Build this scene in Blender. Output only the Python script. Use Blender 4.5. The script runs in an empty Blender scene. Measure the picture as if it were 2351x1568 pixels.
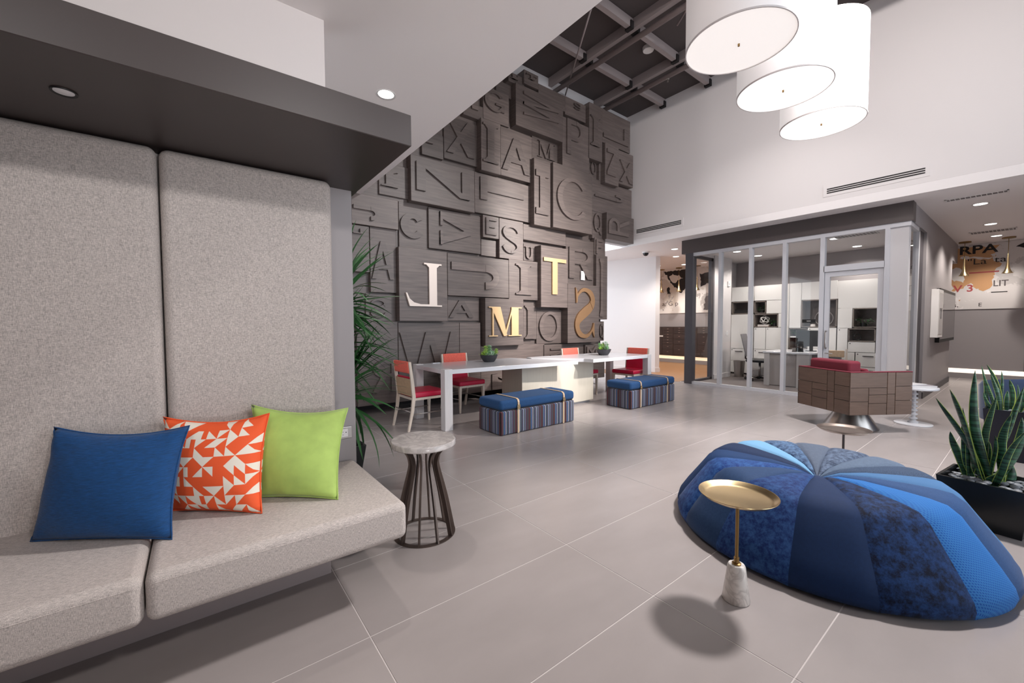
import bpy, bmesh, math, random
from mathutils import Vector, Matrix
random.seed(7)
PI = math.pi
S = bpy.context.scene
COL = S.collection

# ------------------------------------------------------------------ camera
cam_d = bpy.data.cameras.new('camera'); cam = bpy.data.objects.new('camera', cam_d); COL.objects.link(cam)
cam_d.sensor_width = 36.0; cam_d.sensor_fit = 'HORIZONTAL'
cam_d.lens = 934.84 / 2351 * 36.0
cam_d.clip_start = 0.05; cam_d.clip_end = 200
YAW, PITCH, ROLL = math.radians(52.19), 0.0402912948, -0.0041644803
_c, _s = math.cos, math.sin
_B = Matrix(((_s(YAW), -_c(YAW), 0), (0, 0, -1), (_c(YAW), _s(YAW), 0)))
_P = Matrix(((1, 0, 0), (0, _c(PITCH), -_s(PITCH)), (0, _s(PITCH), _c(PITCH))))
_R = Matrix(((_c(ROLL), -_s(ROLL), 0), (_s(ROLL), _c(ROLL), 0), (0, 0, 1)))
_M = _R @ _P @ _B
cam.matrix_world = Matrix.Translation((0, 0, 1.31)) @ Matrix((_M[0], -_M[1], -_M[2])).transposed().to_4x4()
S.camera = cam

# ------------------------------------------------------------------ world, exposure, big lights
S.view_settings.view_transform = 'Standard'; S.view_settings.look = 'None'
S.view_settings.gamma = 1.0; S.view_settings.use_curve_mapping = False
S.view_settings.exposure = 0.07
cy = S.cycles
cy.max_bounces = 8; cy.diffuse_bounces = 4; cy.glossy_bounces = 3; cy.transmission_bounces = 4
cy.transparent_max_bounces = 12; cy.caustics_reflective = False; cy.caustics_refractive = False
cy.sample_clamp_indirect = 4.0; cy.blur_glossy = 0.5; cy.use_denoising = True

W = bpy.data.worlds.new('sky'); S.world = W; W.use_nodes = True
WB = W.node_tree.nodes['Background']
WB.inputs[0].default_value = (0.83, 0.91, 1.0, 1); WB.inputs[1].default_value = 3.7

def area_light(name, loc, target, sx, sy, power, col=(1, 1, 1), shape='RECTANGLE', portal=False, spread=None):
    l = bpy.data.lights.new(name, 'AREA'); l.shape = shape; l.size = sx
    if shape in ('RECTANGLE', 'ELLIPSE'): l.size_y = sy
    l.energy = power; l.color = col
    if spread: l.spread = math.radians(spread)
    if portal: l.cycles.is_portal = True
    o = bpy.data.objects.new(name, l); COL.objects.link(o)
    o.location = loc
    d = Vector(target) - Vector(loc)
    o.rotation_euler = d.to_track_quat('-Z', 'Y').to_euler()
    return o
# daylight through the glazed front wall (portals guide the sky through the openings)
area_light('window_portal', (5.05, -2.62, 3.0), (5.05, 5, 3.0), 5.9, 5.5, 1, portal=True)
# high-bay lamp hanging out of frame above the lounge seat; it throws the round tray shadow
area_light('high_bay_lamp', (5.1, 0.45, 5.7), (3.4, 2.4, 0.0), 0.6, 0.6, 205, (1.0, 0.96, 0.945), 'DISK', spread=112)

# unseen fill lights, added to brighten the letter wall, white wall and table floor
area_light('added_fill_wash', (6.4, .2, 4.4), (4.0, 6.0, 1.9), .25, .25, 115, (1.0, .94, .90), 'DISK', spread=62)
area_light('added_fill_wash', (3.6, -.6, 5.75), (8.2, 2.6, 3.9), .35, .35, 62, (1.0, .95, .935), 'DISK', spread=110)
area_light('added_fill_wash', (6.4, 2.6, 5.75), (6.6, 3.2, 0), .35, .35, 26, (1.0, .96, .95), 'DISK', spread=110)
area_light('added_ceiling_fill', (.3, -1.6, .8), (1.2, 2.6, 3.4), .4, .4, 15, (1.0, .97, .96), 'DISK', spread=90)  # unseen uplight added behind the camera to brighten the white ceiling
area_light('added_bench_fill', (.9, -1.3, 3.12), (-.1, 2.6, 1.25), .3, .3, 15, (1.0, .96, .945), 'DISK', spread=100)  # unseen pair of fills added to brighten the bench back panels
area_light('added_bench_fill', (-1.2, -1.3, 3.12), (-1.0, 2.6, 1.25), .3, .3, 11, (1.0, .96, .945), 'DISK', spread=100)

# ------------------------------------------------------------------ helpers
def lin(c):
    return tuple((v / 12.92 if v <= .04045 else ((v + .055) / 1.055) ** 2.4) for v in c)
def rgb(r, g, b): return lin((r / 255, g / 255, b / 255))
MATS = {}
def mat(name, col, rough=.5, metal=0.0, emit=None, es=1.0, vary=None, bump=None, spec=None, sheen=0.0, coat=0.0, rand=0.0):
    """vary=(scale, amount, stretch) cloudy colour variation; bump=(scale, strength, stretch)"""
    m = bpy.data.materials.new(name); m.use_nodes = True
    nt = m.node_tree; b = nt.nodes['Principled BSDF']
    b.inputs['Base Color'].default_value = (*col, 1); b.inputs['Roughness'].default_value = rough
    b.inputs['Metallic'].default_value = metal
    if spec is not None: b.inputs['Specular IOR Level'].default_value = spec
    if sheen: b.inputs['Sheen Weight'].default_value = sheen; b.inputs['Sheen Roughness'].default_value = .4
    if coat: b.inputs['Coat Weight'].default_value = coat
    if emit: b.inputs['Emission Color'].default_value = (*emit, 1); b.inputs['Emission Strength'].default_value = es
    if vary or bump:
        tc = nt.nodes.new('ShaderNodeTexCoord')
    last = None
    if vary:
        sc, am, st = vary
        mp = nt.nodes.new('ShaderNodeMapping'); mp.inputs['Scale'].default_value = st
        nz = nt.nodes.new('ShaderNodeTexNoise'); nz.inputs['Scale'].default_value = sc; nz.inputs['Detail'].default_value = 5
        mr = nt.nodes.new('ShaderNodeMapRange')
        mr.inputs[1].default_value = .25; mr.inputs[2].default_value = .75
        mr.inputs[3].default_value = 1 - am; mr.inputs[4].default_value = 1 + am
        mx = nt.nodes.new('ShaderNodeVectorMath'); mx.operation = 'SCALE'; mx.inputs[0].default_value = col
        nt.links.new(tc.outputs['Object'], mp.inputs[0]); nt.links.new(mp.outputs[0], nz.inputs[0])
        nt.links.new(nz.outputs[0], mr.inputs[0]); nt.links.new(mr.outputs[0], mx.inputs['Scale'])
        last = mx.outputs[0]
    if rand:
        oi = nt.nodes.new('ShaderNodeObjectInfo')
        mr2 = nt.nodes.new('ShaderNodeMapRange'); mr2.inputs[3].default_value = 1 - rand; mr2.inputs[4].default_value = 1 + rand
        m2 = nt.nodes.new('ShaderNodeVectorMath'); m2.operation = 'SCALE'; m2.inputs[0].default_value = col
        if last is not None: nt.links.new(last, m2.inputs[0])
        nt.links.new(oi.outputs['Random'], mr2.inputs[0]); nt.links.new(mr2.outputs[0], m2.inputs['Scale'])
        last = m2.outputs[0]
    if last is not None: nt.links.new(last, b.inputs['Base Color'])
    if bump:
        sc, am, st = bump
        mp = nt.nodes.new('ShaderNodeMapping'); mp.inputs['Scale'].default_value = st
        nz = nt.nodes.new('ShaderNodeTexNoise'); nz.inputs['Scale'].default_value = sc; nz.inputs['Detail'].default_value = 3
        bp = nt.nodes.new('ShaderNodeBump'); bp.inputs['Strength'].default_value = am; bp.inputs['Distance'].default_value = .004
        nt.links.new(tc.outputs['Object'], mp.inputs[0]); nt.links.new(mp.outputs[0], nz.inputs[0])
        nt.links.new(nz.outputs[0], bp.inputs['Height']); nt.links.new(bp.outputs[0], b.inputs['Normal'])
    MATS[name] = m
    return m

class MB:
    """collects polygons; build() links them as one mesh object"""
    def __init__(s): s.v = []; s.f = []; s.m = []
    def add(s, vs, fs, mi=0):
        o = len(s.v); s.v += [tuple(p) for p in vs]
        for f in fs: s.f.append([i + o for i in f]); s.m.append(mi)
        return s
    def box(s, x0, y0, z0, x1, y1, z1, mi=0):
        vs = [(x0,y0,z0),(x1,y0,z0),(x1,y1,z0),(x0,y1,z0),(x0,y0,z1),(x1,y0,z1),(x1,y1,z1),(x0,y1,z1)]
        return s.add(vs, [(0,3,2,1),(4,5,6,7),(0,1,5,4),(1,2,6,5),(2,3,7,6),(3,0,4,7)], mi)
    def hexa(s, bot, top, mi=0):
        """bot, top: four 3D points each, counter-clockwise from above"""
        return s.add(list(bot) + list(top), [(3,2,1,0),(4,5,6,7),(0,1,5,4),(1,2,6,5),(2,3,7,6),(3,0,4,7)], mi)
    def beam(s, a, b, w, h, mi=0, up=(0,0,1)):
        a = Vector(a); b = Vector(b); d = (b - a).normalized(); up = Vector(up)
        if abs(d.dot(up)) > .98: up = Vector((1,0,0))
        x = d.cross(up).normalized() * (w / 2); y = x.cross(d).normalized() * (h / 2)
        q = lambda p: [p - x - y, p + x - y, p + x + y, p - x + y]
        vs = q(a) + q(b)
        return s.add(vs, [(0,1,2,3),(7,6,5,4),(0,4,5,1),(1,5,6,2),(2,6,7,3),(3,7,4,0)], mi)
    def lathe(s, prof, n=32, c=(0,0,0), mi=0, cap=True):
        vs = []; fs = []
        for (r, z) in prof:
            for i in range(n):
                a = 2 * PI * i / n; vs.append((c[0] + r * _c(a), c[1] + r * _s(a), c[2] + z))
        for k in range(len(prof) - 1):
            for i in range(n):
                j = (i + 1) % n; fs.append((k*n+i, k*n+j, (k+1)*n+j, (k+1)*n+i))
        if cap:
            if prof[0][0] > 1e-5: fs.append(tuple(range(n - 1, -1, -1)))
            if prof[-1][0] > 1e-5: fs.append(tuple((len(prof) - 1) * n + i for i in range(n)))
        return s.add(vs, fs, mi)
    def tube(s, pts, r, n=10, mi=0, closed=False):
        pts = [Vector(p) for p in pts]; m = len(pts); vs = []; fs = []
        ref = Vector((0, 0, 1))
        for k, p in enumerate(pts):
            if closed: d = pts[(k+1) % m] - pts[k-1]
            else: d = pts[min(k+1, m-1)] - pts[max(k-1, 0)]
            d.normalize()
            rf = ref if abs(d.dot(ref)) < .95 else Vector((1, 0, 0))
            x = d.cross(rf).normalized(); y = x.cross(d)
            rr = r[k] if isinstance(r, (list, tuple)) else r
            for i in range(n):
                a = 2 * PI * i / n; vs.append(p + x * (rr * _c(a)) + y * (rr * _s(a)))
        for k in range(m if closed else m - 1):
            k2 = (k + 1) % m
            for i in range(n):
                j = (i + 1) % n; fs.append((k*n+i, k*n+j, k2*n+j, k2*n+i))
        if not closed: fs.append(tuple(range(n - 1, -1, -1))); fs.append(tuple((m-1)*n + i for i in range(n)))
        return s.add(vs, fs, mi)
    def prism(s, poly, z0, z1, mi=0):
        n = len(poly)
        vs = [(x, y, z0) for x, y in poly] + [(x, y, z1) for x, y in poly]
        fs = [tuple(range(n - 1, -1, -1)), tuple(range(n, 2 * n))] + [(i, (i+1) % n, n + (i+1) % n, n + i) for i in range(n)]
        return s.add(vs, fs, mi)
    def prism_xz(s, poly, y0, y1, mi=0):
        """poly in (x, z), extruded from the front y0 back to y1 (y0 < y1)"""
        ar = sum(poly[i][0] * poly[(i+1) % len(poly)][1] - poly[(i+1) % len(poly)][0] * poly[i][1] for i in range(len(poly)))
        if ar < 0: poly = poly[::-1]
        n = len(poly)
        vs = [(x, y0, z) for x, z in poly] + [(x, y1, z) for x, z in poly]
        fs = [tuple(range(n))] + [tuple(range(2*n - 1, n - 1, -1))] + [(i, n + i, n + (i+1) % n, (i+1) % n) for i in range(n)]
        return s.add(vs, fs, mi)
    def mesh(s, name):
        me = bpy.data.meshes.new(name); me.from_pydata(s.v, [], s.f)
        me.polygons.foreach_set('material_index', s.m); me.update()
        return me
    def build(s, name, m, parent=None, smooth=None, bevel=None, loc=None, rot=None, sub=0):
        me = s.mesh(name)
        for q in (m if isinstance(m, (list, tuple)) else [m]): me.materials.append(q)
        if smooth:
            me.polygons.foreach_set('use_smooth', [True] * len(me.polygons))
            if smooth is not True: me.set_sharp_from_angle(angle=math.radians(smooth))
        o = bpy.data.objects.new(name, me); COL.objects.link(o)
        if parent: o.parent = parent
        if loc: o.location = loc
        if rot: o.rotation_euler = rot
        if bevel:
            bv = o.modifiers.new('bevel', 'BEVEL'); bv.width = bevel[0]; bv.segments = bevel[1]; bv.limit_method = 'ANGLE'
            bv.harden_normals = False
            me.polygons.foreach_set('use_smooth', [True] * len(me.polygons)) if bevel[1] > 2 else None
        if sub:
            sb = o.modifiers.new('sub', 'SUBSURF'); sb.levels = sub; sb.render_levels = sub
        return o
def tag(o, label, cat, group=None):
    o['label'] = label; o['category'] = cat
    if group: o['group'] = group
    return o
def thing(name, label, cat, loc=(0, 0, 0), rz=0, group=None):
    o = bpy.data.objects.new(name, None); COL.objects.link(o); o.location = loc; o.rotation_euler = (0, 0, rz)
    o.empty_display_size = .1
    return tag(o, label, cat, group)
def struct(o): o['kind'] = 'structure'; return o
def bx(name, m, b, parent=None, bevel=None): return MB().box(*b).build(name, m, parent, bevel=bevel)
def copy_tree(o, parent=None):
    c = o.copy(); COL.objects.link(c)
    if parent: c.parent = parent
    for ch in list(o.children): copy_tree(ch, c)
    return c

# ------------------------------------------------------------------ materials
WHITE = mat('painted plaster white', rgb(226, 219, 217), .6, bump=(60, .05, (1, 1, 1)))
SOFFIT = mat('painted soffit', rgb(240, 233, 231), .65)
GREYW = mat('grey painted wall', rgb(150, 144, 145), .55, bump=(60, .04, (1, 1, 1)))
LGREY = mat('light grey painted wall', rgb(205, 200, 200), .55)
DARKB = mat('dark brown paint', rgb(74, 66, 65), .45)
CANOPY = mat('canopy brown laminate', rgb(56, 48, 47), .4)
TILE = mat('porcelain tile', rgb(156, 148, 146), .25, vary=(2.2, .06, (1, 2.2, 1)), rand=.025, spec=.5)
GROUT = mat('grout', rgb(196, 188, 186), .8)
CARPET = mat('office carpet', rgb(96, 88, 86), .95, vary=(30, .25, (1, 3, 1)))
HALLWOOD = mat('hall wood floor', rgb(150, 108, 72), .4, vary=(6, .15, (1, 8, 1)))
DECK = mat('roof deck', rgb(70, 62, 61), .8)
BEAM = mat('painted steel', rgb(150, 138, 136), .55)
PIPE = mat('painted pipe', rgb(146, 134, 132), .5)
HANGER = mat('hanger black', rgb(22, 16, 16), .7)
WOOD = mat('stained oak', rgb(96, 85, 81), .42, vary=(4, .30, (.6, 1, 9)), rand=.16, bump=(40, .12, (.3, 1, 12)))
WOODK = mat('toe kick', rgb(44, 40, 42), .6)
GOLD = mat('brushed gold', rgb(208, 176, 134), .45, .6)
GOLDD = mat('bronze gold', rgb(164, 128, 94), .45, .7)
GOLDW = mat('champagne metal', rgb(222, 208, 198), .5, .3)
FABRIC = mat('grey tweed', rgb(186, 177, 172), .95)
ALU = mat('anodised aluminium', rgb(208, 207, 211), .35, .3)
ALUD = mat('dark anodised jamb', rgb(72, 68, 72), .5, .2)
STEEL = mat('brushed steel', rgb(178, 172, 168), .28, 1.0, bump=(20, .08, (1, 1, 40)))
BLACK = mat('satin black', rgb(18, 18, 19), .45)
BLACKG = mat('gloss black', rgb(12, 12, 14), .15)
WHITEL = mat('white laminate', rgb(214, 214, 218), .18)
WHITEP = mat('white plastic', rgb(228, 224, 222), .4)
ASHW = mat('whitewashed ash', rgb(206, 192, 178), .5, vary=(9, .10, (8, 8, 1)))
ASHP = mat('pale ash panel', rgb(198, 190, 176), .5, vary=(7, .05, (14, 14, .6)))
CANE = mat('cane panel', rgb(176, 148, 118), .65, vary=(60, .15, (1, 1, .4)))
RED = mat('crimson vinyl', rgb(190, 22, 62), .42)
CORAL = mat('coral weave', rgb(226, 104, 88), .8, vary=(90, .18, (1, 1, 1)))
DENIM = mat('denim blue fabric', rgb(22, 64, 108), .9, vary=(120, .25, (1, 1, 1)), bump=(160, .3, (1, 1, 1)), sheen=.05)
STRAP = mat('tan leather strap', rgb(196, 170, 142), .45)
BRASS = mat('polished brass', rgb(214, 190, 146), .26, 1.0)
BRASSD = mat('aged brass', rgb(150, 122, 80), .35, 1.0)
NICKEL = mat('smoked nickel', rgb(150, 138, 130), .28, 1.0)
GUN = mat('gunmetal bronze', rgb(110, 98, 92), .38, .9)
LEAFG = mat('dracaena green', rgb(46, 92, 48), .4, rand=.4)
POTB = mat('black glazed planter', rgb(16, 18, 20), .3)
POTN = mat('navy planter', rgb(14, 18, 34), .3)
STONE = mat('river pebble grey', rgb(112, 116, 122), .5, rand=.3)
STONEW = mat('white pebble', rgb(212, 206, 200), .5, rand=.1)
SOIL = mat('potting soil', rgb(44, 36, 30), .95)
SHADE1 = mat('drum shade linen', rgb(228, 222, 220), .8, emit=(1, .95, .93), es=.16)
DIFF1 = mat('drum diffuser', rgb(235, 228, 224), .7, emit=(1, .93, .89), es=.55)
SHADE2 = mat('lit drum shade linen', rgb(232, 226, 224), .8, emit=(1, .95, .94), es=.30)
DIFF2 = mat('lit drum diffuser', rgb(240, 234, 230), .7, emit=(1, .95, .92), es=.85)
SHADE3 = mat('bright drum shade linen', rgb(236, 230, 228), .8, emit=(1, .96, .95), es=.42)
LAMPON = mat('lit lamp lens', (.9, .9, .9), .5, emit=(1, .96, .9), es=6.0)
LAMPDIM = mat('dim lamp lens', rgb(150, 142, 144), .5, emit=(1, .93, .93), es=.12)
COVE = mat('cove light lens', (.9, .85, .8), .5, emit=(1, .86, .74), es=.9)
COVEW = mat('warm cove light lens', (.9, .85, .8), .5, emit=(1, .74, .46), es=1.0)

def tweed(m):
    """woven threads: two fine stretched noises crossed"""
    nt = m.node_tree; b = nt.nodes['Principled BSDF']; L = nt.links.new; tc = nt.nodes.new('ShaderNodeTexCoord'); acc = None
    for st in ((640, 640, 90), (80, 420, 640)):
        mp = nt.nodes.new('ShaderNodeMapping'); mp.inputs['Scale'].default_value = st
        nz = nt.nodes.new('ShaderNodeTexNoise'); nz.inputs['Scale'].default_value = 1; nz.inputs['Detail'].default_value = 2
        L(tc.outputs['Object'], mp.inputs[0]); L(mp.outputs[0], nz.inputs[0])
        if acc is None: acc = nz.outputs[0]
        else:
            a = nt.nodes.new('ShaderNodeMath'); a.operation = 'ADD'; L(acc, a.inputs[0]); L(nz.outputs[0], a.inputs[1]); acc = a.outputs[0]
    cr = nt.nodes.new('ShaderNodeMapRange'); cr.inputs[1].default_value = .7; cr.inputs[2].default_value = 1.3; cr.inputs[3].default_value = .62; cr.inputs[4].default_value = 1.38
    s = nt.nodes.new('ShaderNodeVectorMath'); s.operation = 'SCALE'; s.inputs[0].default_value = b.inputs['Base Color'].default_value[:3]
    L(acc, cr.inputs[0]); L(cr.outputs[0], s.inputs['Scale']); L(s.outputs[0], b.inputs['Base Color'])
    bp = nt.nodes.new('ShaderNodeBump'); bp.inputs['Strength'].default_value = .35; bp.inputs['Distance'].default_value = .002; L(acc, bp.inputs['Height']); L(bp.outputs[0], b.inputs['Normal'])
tweed(FABRIC)

def glass_mat(name, tint=(.97, .98, .985), k=1.0):
    m = bpy.data.materials.new(name); m.use_nodes = True; nt = m.node_tree
    for n in list(nt.nodes): nt.nodes.remove(n)
    out = nt.nodes.new('ShaderNodeOutputMaterial'); mix = nt.nodes.new('ShaderNodeMixShader')
    tr = nt.nodes.new('ShaderNodeBsdfTransparent'); tr.inputs[0].default_value = (*tint, 1)
    gl = nt.nodes.new('ShaderNodeBsdfGlossy'); gl.inputs['Roughness'].default_value = .01
    fr = nt.nodes.new('ShaderNodeFresnel'); fr.inputs[0].default_value = 1.45
    nt.links.new(fr.outputs[0], mix.inputs[0]); nt.links.new(tr.outputs[0], mix.inputs[1]); nt.links.new(gl.outputs[0], mix.inputs[2])
    nt.links.new(mix.outputs[0], out.inputs[0])
    return m
GLASS = glass_mat('clear glass')

def marble(name, base, vein, scale, amt):
    m = mat(name, base, .22, coat=.2); nt = m.node_tree; b = nt.nodes['Principled BSDF']
    tc = nt.nodes.new('ShaderNodeTexCoord'); nz = nt.nodes.new('ShaderNodeTexNoise')
    nz.inputs['Scale'].default_value = scale; nz.inputs['Detail'].default_value = 6; nz.inputs['Distortion'].default_value = 2.2
    cr = nt.nodes.new('ShaderNodeValToRGB'); e = cr.color_ramp.elements
    e[0].position = .40; e[0].color = (*base, 1); e[1].position = .60; e[1].color = (*base, 1)
    x = cr.color_ramp.elements.new(.5); x.color = (*[base[i] * (1 - amt) + vein[i] * amt for i in range(3)], 1)
    nt.links.new(tc.outputs['Object'], nz.inputs[0]); nt.links.new(nz.outputs[0], cr.inputs[0]); nt.links.new(cr.outputs[0], b.inputs['Base Color'])
    return m
MARBLE = marble('white marble', rgb(228, 222, 216), rgb(150, 142, 138), 9, .4)
MARBLEG = marble('grey marble', rgb(214, 207, 204), rgb(130, 122, 120), 6, .4)

def stripes_mat():
    m = mat('striped upholstery', (.2, .2, .25), .9); nt = m.node_tree; b = nt.nodes['Principled BSDF']
    tc = nt.nodes.new('ShaderNodeTexCoord'); sp = nt.nodes.new('ShaderNodeSeparateXYZ')
    ad = nt.nodes.new('ShaderNodeMath'); ad.operation = 'ADD'
    mu = nt.nodes.new('ShaderNodeMath'); mu.operation = 'MULTIPLY'; mu.inputs[1].default_value = 1 / .21
    fr = nt.nodes.new('ShaderNodeMath'); fr.operation = 'FRACT'
    cr = nt.nodes.new('ShaderNodeValToRGB'); r = cr.color_ramp; r.interpolation = 'CONSTANT'
    seq = [(124, 58, 66), (62, 66, 82), (120, 108, 104), (38, 34, 44), (126, 164, 206), (60, 78, 128), (122, 86, 90), (210, 220, 232), (44, 40, 46),
           (112, 142, 178), (92, 74, 66), (58, 92, 158), (216, 214, 214), (52, 44, 48), (140, 176, 214), (118, 96, 86), (40, 36, 42), (152, 160, 178),
           (70, 90, 132), (104, 74, 84), (76, 80, 96), (52, 56, 74), (104, 96, 100), (30, 26, 32)]
    n = len(seq)
    while len(r.elements) < n: r.elements.new(.5)
    pos = 0; ws = [random.choice((1, 1.2, 1.6, .8, 2.2)) for _ in seq]; tot = sum(ws)
    for i in range(n):
        r.elements[i].position = pos / tot; r.elements[i].color = (*[v * .62 for v in rgb(*seq[i])], 1); pos += ws[i]
    L = nt.links.new
    L(tc.outputs['Object'], sp.inputs[0]); L(sp.outputs[0], ad.inputs[0]); L(sp.outputs[1], ad.inputs[1])
    L(ad.outputs[0], mu.inputs[0]); L(mu.outputs[0], fr.inputs[0]); L(fr.outputs[0], cr.inputs[0]); L(cr.outputs[0], b.inputs['Base Color'])
    return m
STRIPE = stripes_mat()

def velvet(name, a, bcol, scale, rough=.75, stretch=(1, 1, 1), sheen=.06):
    m = mat(name, a, rough, sheen=sheen, spec=.2); nt = m.node_tree; b = nt.nodes['Principled BSDF']
    tc = nt.nodes.new('ShaderNodeTexCoord'); mp = nt.nodes.new('ShaderNodeMapping'); mp.inputs['Scale'].default_value = stretch
    nz = nt.nodes.new('ShaderNodeTexNoise'); nz.inputs['Scale'].default_value = scale * 1.7; nz.inputs['Detail'].default_value = 8; nz.inputs['Roughness'].default_value = .78
    cr = nt.nodes.new('ShaderNodeValToRGB'); e = cr.color_ramp.elements
    e[0].position = .40; e[0].color = (*a, 1); e[1].position = .60; e[1].color = (*bcol, 1)
    L = nt.links.new
    L(tc.outputs['Object'], mp.inputs[0]); L(mp.outputs[0], nz.inputs[0]); L(nz.outputs[0], cr.inputs[0]); L(cr.outputs[0], b.inputs['Base Color'])
    return m
def weave(name, a, bcol, scale):
    """zig-zag woven upholstery: fine wave pattern in colour and bump"""
    m = mat(name, a, .8, spec=.25); nt = m.node_tree; b = nt.nodes['Principled BSDF']
    tc = nt.nodes.new('ShaderNodeTexCoord'); w = nt.nodes.new('ShaderNodeTexWave'); w.wave_type = 'BANDS'; w.bands_direction = 'DIAGONAL'
    w.inputs['Scale'].default_value = scale
    w2 = nt.nodes.new('ShaderNodeTexWave'); w2.wave_type = 'BANDS'; w2.bands_direction = 'X'; w2.inputs['Scale'].default_value = scale * .9
    mi = nt.nodes.new('ShaderNodeMath'); mi.operation = 'MAXIMUM'
    cr = nt.nodes.new('ShaderNodeValToRGB'); e = cr.color_ramp.elements
    e[0].position = .15; e[0].color = (*a, 1); e[1].position = .8; e[1].color = (*bcol, 1)
    bp = nt.nodes.new('ShaderNodeBump'); bp.inputs['Strength'].default_value = .35; bp.inputs['Distance'].default_value = .002
    L = nt.links.new
    L(tc.outputs['Object'], w.inputs[0]); L(tc.outputs['Object'], w2.inputs[0]); L(w.outputs[1], mi.inputs[0]); L(w2.outputs[1], mi.inputs[1])
    L(mi.outputs[0], cr.inputs[0]); L(cr.outputs[0], b.inputs['Base Color']); L(mi.outputs[0], bp.inputs['Height']); L(bp.outputs[0], b.inputs['Normal'])
    return m

# ------------------------------------------------------------------ floor
fl = struct(MB().box(-4.3, -2.75, -.12, 15.0, 9.2, -.0015).build('floor', GROUT))
GX0, GY0, PX, PY = .545, .512, 1.168, .5867
tile_me = MB(); g = .0021
tile_me.add([(g,g,-.0025),(PX-g,g,-.0025),(PX-g,PY-g,-.0025),(g,PY-g,-.0025),(g+.0008,g+.0008,0),(PX-g-.0008,g+.0008,0),(PX-g-.0008,PY-g-.0008,0),(g+.0008,PY-g-.0008,0)],
            [(4,5,6,7),(0,1,5,4),(1,2,6,5),(2,3,7,6),(3,0,4,7)])
tm = tile_me.mesh('tile'); tm.materials.append(TILE)
for i in range(-4, 13):
    for j in range(-6, 11):
        x, y = GX0 + PX * i, GY0 + PY * j
        if 8.0 < x and (y > 4.6 or 1.25 < y): continue
        o = bpy.data.objects.new('tile', tm); COL.objects.link(o); o.location = (x, y, 0); o.parent = fl
struct(bx('floor', CARPET, (8.78, 1.33, -.003, 11.5, 4.98, .004)))
struct(bx('floor', HALLWOOD, (8.7, 5.0, -.003, 13.0, 9.05, .003)))

# ------------------------------------------------------------------ walls and ceilings
struct(bx('ceiling', SOFFIT, (-4.3, -2.7, 3.16, 1.885, 6.02, 3.32)))
struct(bx('ceiling', SOFFIT, (8.2, -2.7, 3.16, 15.0, 9.2, 3.299)))
struct(bx('wall_left', WHITE, (-4.3, 2.705, 0, .665, 2.86, 3.16)))
struct(bx('wall_upper_left', WHITE, (1.76, -2.7, 3.32, 1.885, 6.2, 6.3)))
struct(bx('wall_right', WHITE, (8.2, -2.7, 3.30, 8.45, 6.25, 6.3)))
struct(bx('wall_upper_back', LGREY, (1.7, 6.085, 3.2, 8.45, 6.25, 6.3)))
struct(bx('wall_rear_left', WHITE, (-4.45, -2.75, 0, -4.3, 6.2, 3.3)))
# glazed front wall behind the camera
fw = MB()
fw.box(-4.3, -2.85, 0, 2.1, -2.7, 6.3); fw.box(8.0, -2.85, 0, 15.0, -2.7, 6.3)
fw.box(2.1, -2.85, 0, 8.0, -2.7, .25); fw.box(2.1, -2.85, 5.75, 8.0, -2.7, 6.3)
struct(fw.build('wall_front', WHITE))
def window(name, x0, x1, z0, z1, nx, nz):
    w = MB()
    for i in range(nx + 1): w.box(x0 + (x1-x0)*i/nx - .03, -2.82, z0, x0 + (x1-x0)*i/nx + .03, -2.72, z1)
    for i in range(nz + 1): w.box(x0, -2.815, z0 + (z1-z0)*i/nz - .03, x1, -2.725, z0 + (z1-z0)*i/nz + .03)
    o = struct(w.build(name, ALU))
    for i in range(nx):
        for j in range(nz):
            a = x0 + (x1-x0)*i/nx + .03; b = x0 + (x1-x0)*(i+1)/nx - .03; c = z0 + (z1-z0)*j/nz + .03; d = z0 + (z1-z0)*(j+1)/nz - .03
            MB().add([(a,-2.77,c),(b,-2.77,c),(b,-2.77,d),(a,-2.77,d)], [(0,1,2,3)]).build('pane', GLASS, o)
window('window_1', 2.1, 8.0, .25, 5.75, 4, 3)

# high deck with beams, hangers and pipes
dk = struct(bx('ceiling', DECK, (1.7, -2.7, 6.2, 8.45, 6.3, 6.35)))
BX = [3.05, 4.36, 5.70, 7.04]
AY = [-.77, .21, 1.19, 2.17, 3.16, 4.14, 5.13]
for x in BX:
    bx('beam', BEAM, (x - .04, -2.7, 6.04, x + .04, 6.08, 6.2), dk)
    MB().tube([(x + .10, -2.7, 5.97), (x + .10, 6.07, 5.97)], .045, 12).build('pipe', PIPE, dk, smooth=True)
for y in AY:
    for i in range(len(BX) + 1):
        x0 = 1.89 if i == 0 else BX[i-1] + .05; x1 = BX[i] - .05 if i < len(BX) else 8.19
        b = bx('joist', BEAM, (x0, y - .04, 6.05, x1, y + .04, 6.195), dk)
        if i > 0: bx('hanger', HANGER, (x0 - .002, y - .06, 6.02, x0 + .07, y + .06, 6.14), b)
        bx('hanger', HANGER, (x1 - .07, y - .06, 6.02, x1 + .002, y + .06, 6.14), b)
for a, b in (((4.45, 3.75, 6.0), (6.1, 6.05, 6.0)), ((4.45, 1.3, 6.0), (6.1, 3.6, 6.0))):
    MB().tube([a, b], .014, 8).build('cross_brace', BEAM, dk, smooth=True)
sp = tag(MB().lathe([(.012, 0), (.012, .05), (.03, .055), (.03, .06), (.01, .065)], 12).build('sprinkler_head', STEEL, None, 40, loc=(7.14, 4.39, 5.865)), 'small chrome sprinkler head under the grey ceiling pipe', 'sprinkler')
sd = tag(MB().lathe([(.09, 0), (.1, .03), (.1, .06)], 24).build('smoke_detector', WHITEP, None, 40, loc=(6.45, 4.35, 6.14)), 'round smoke detector on the dark ceiling deck', 'smoke detector')

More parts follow.
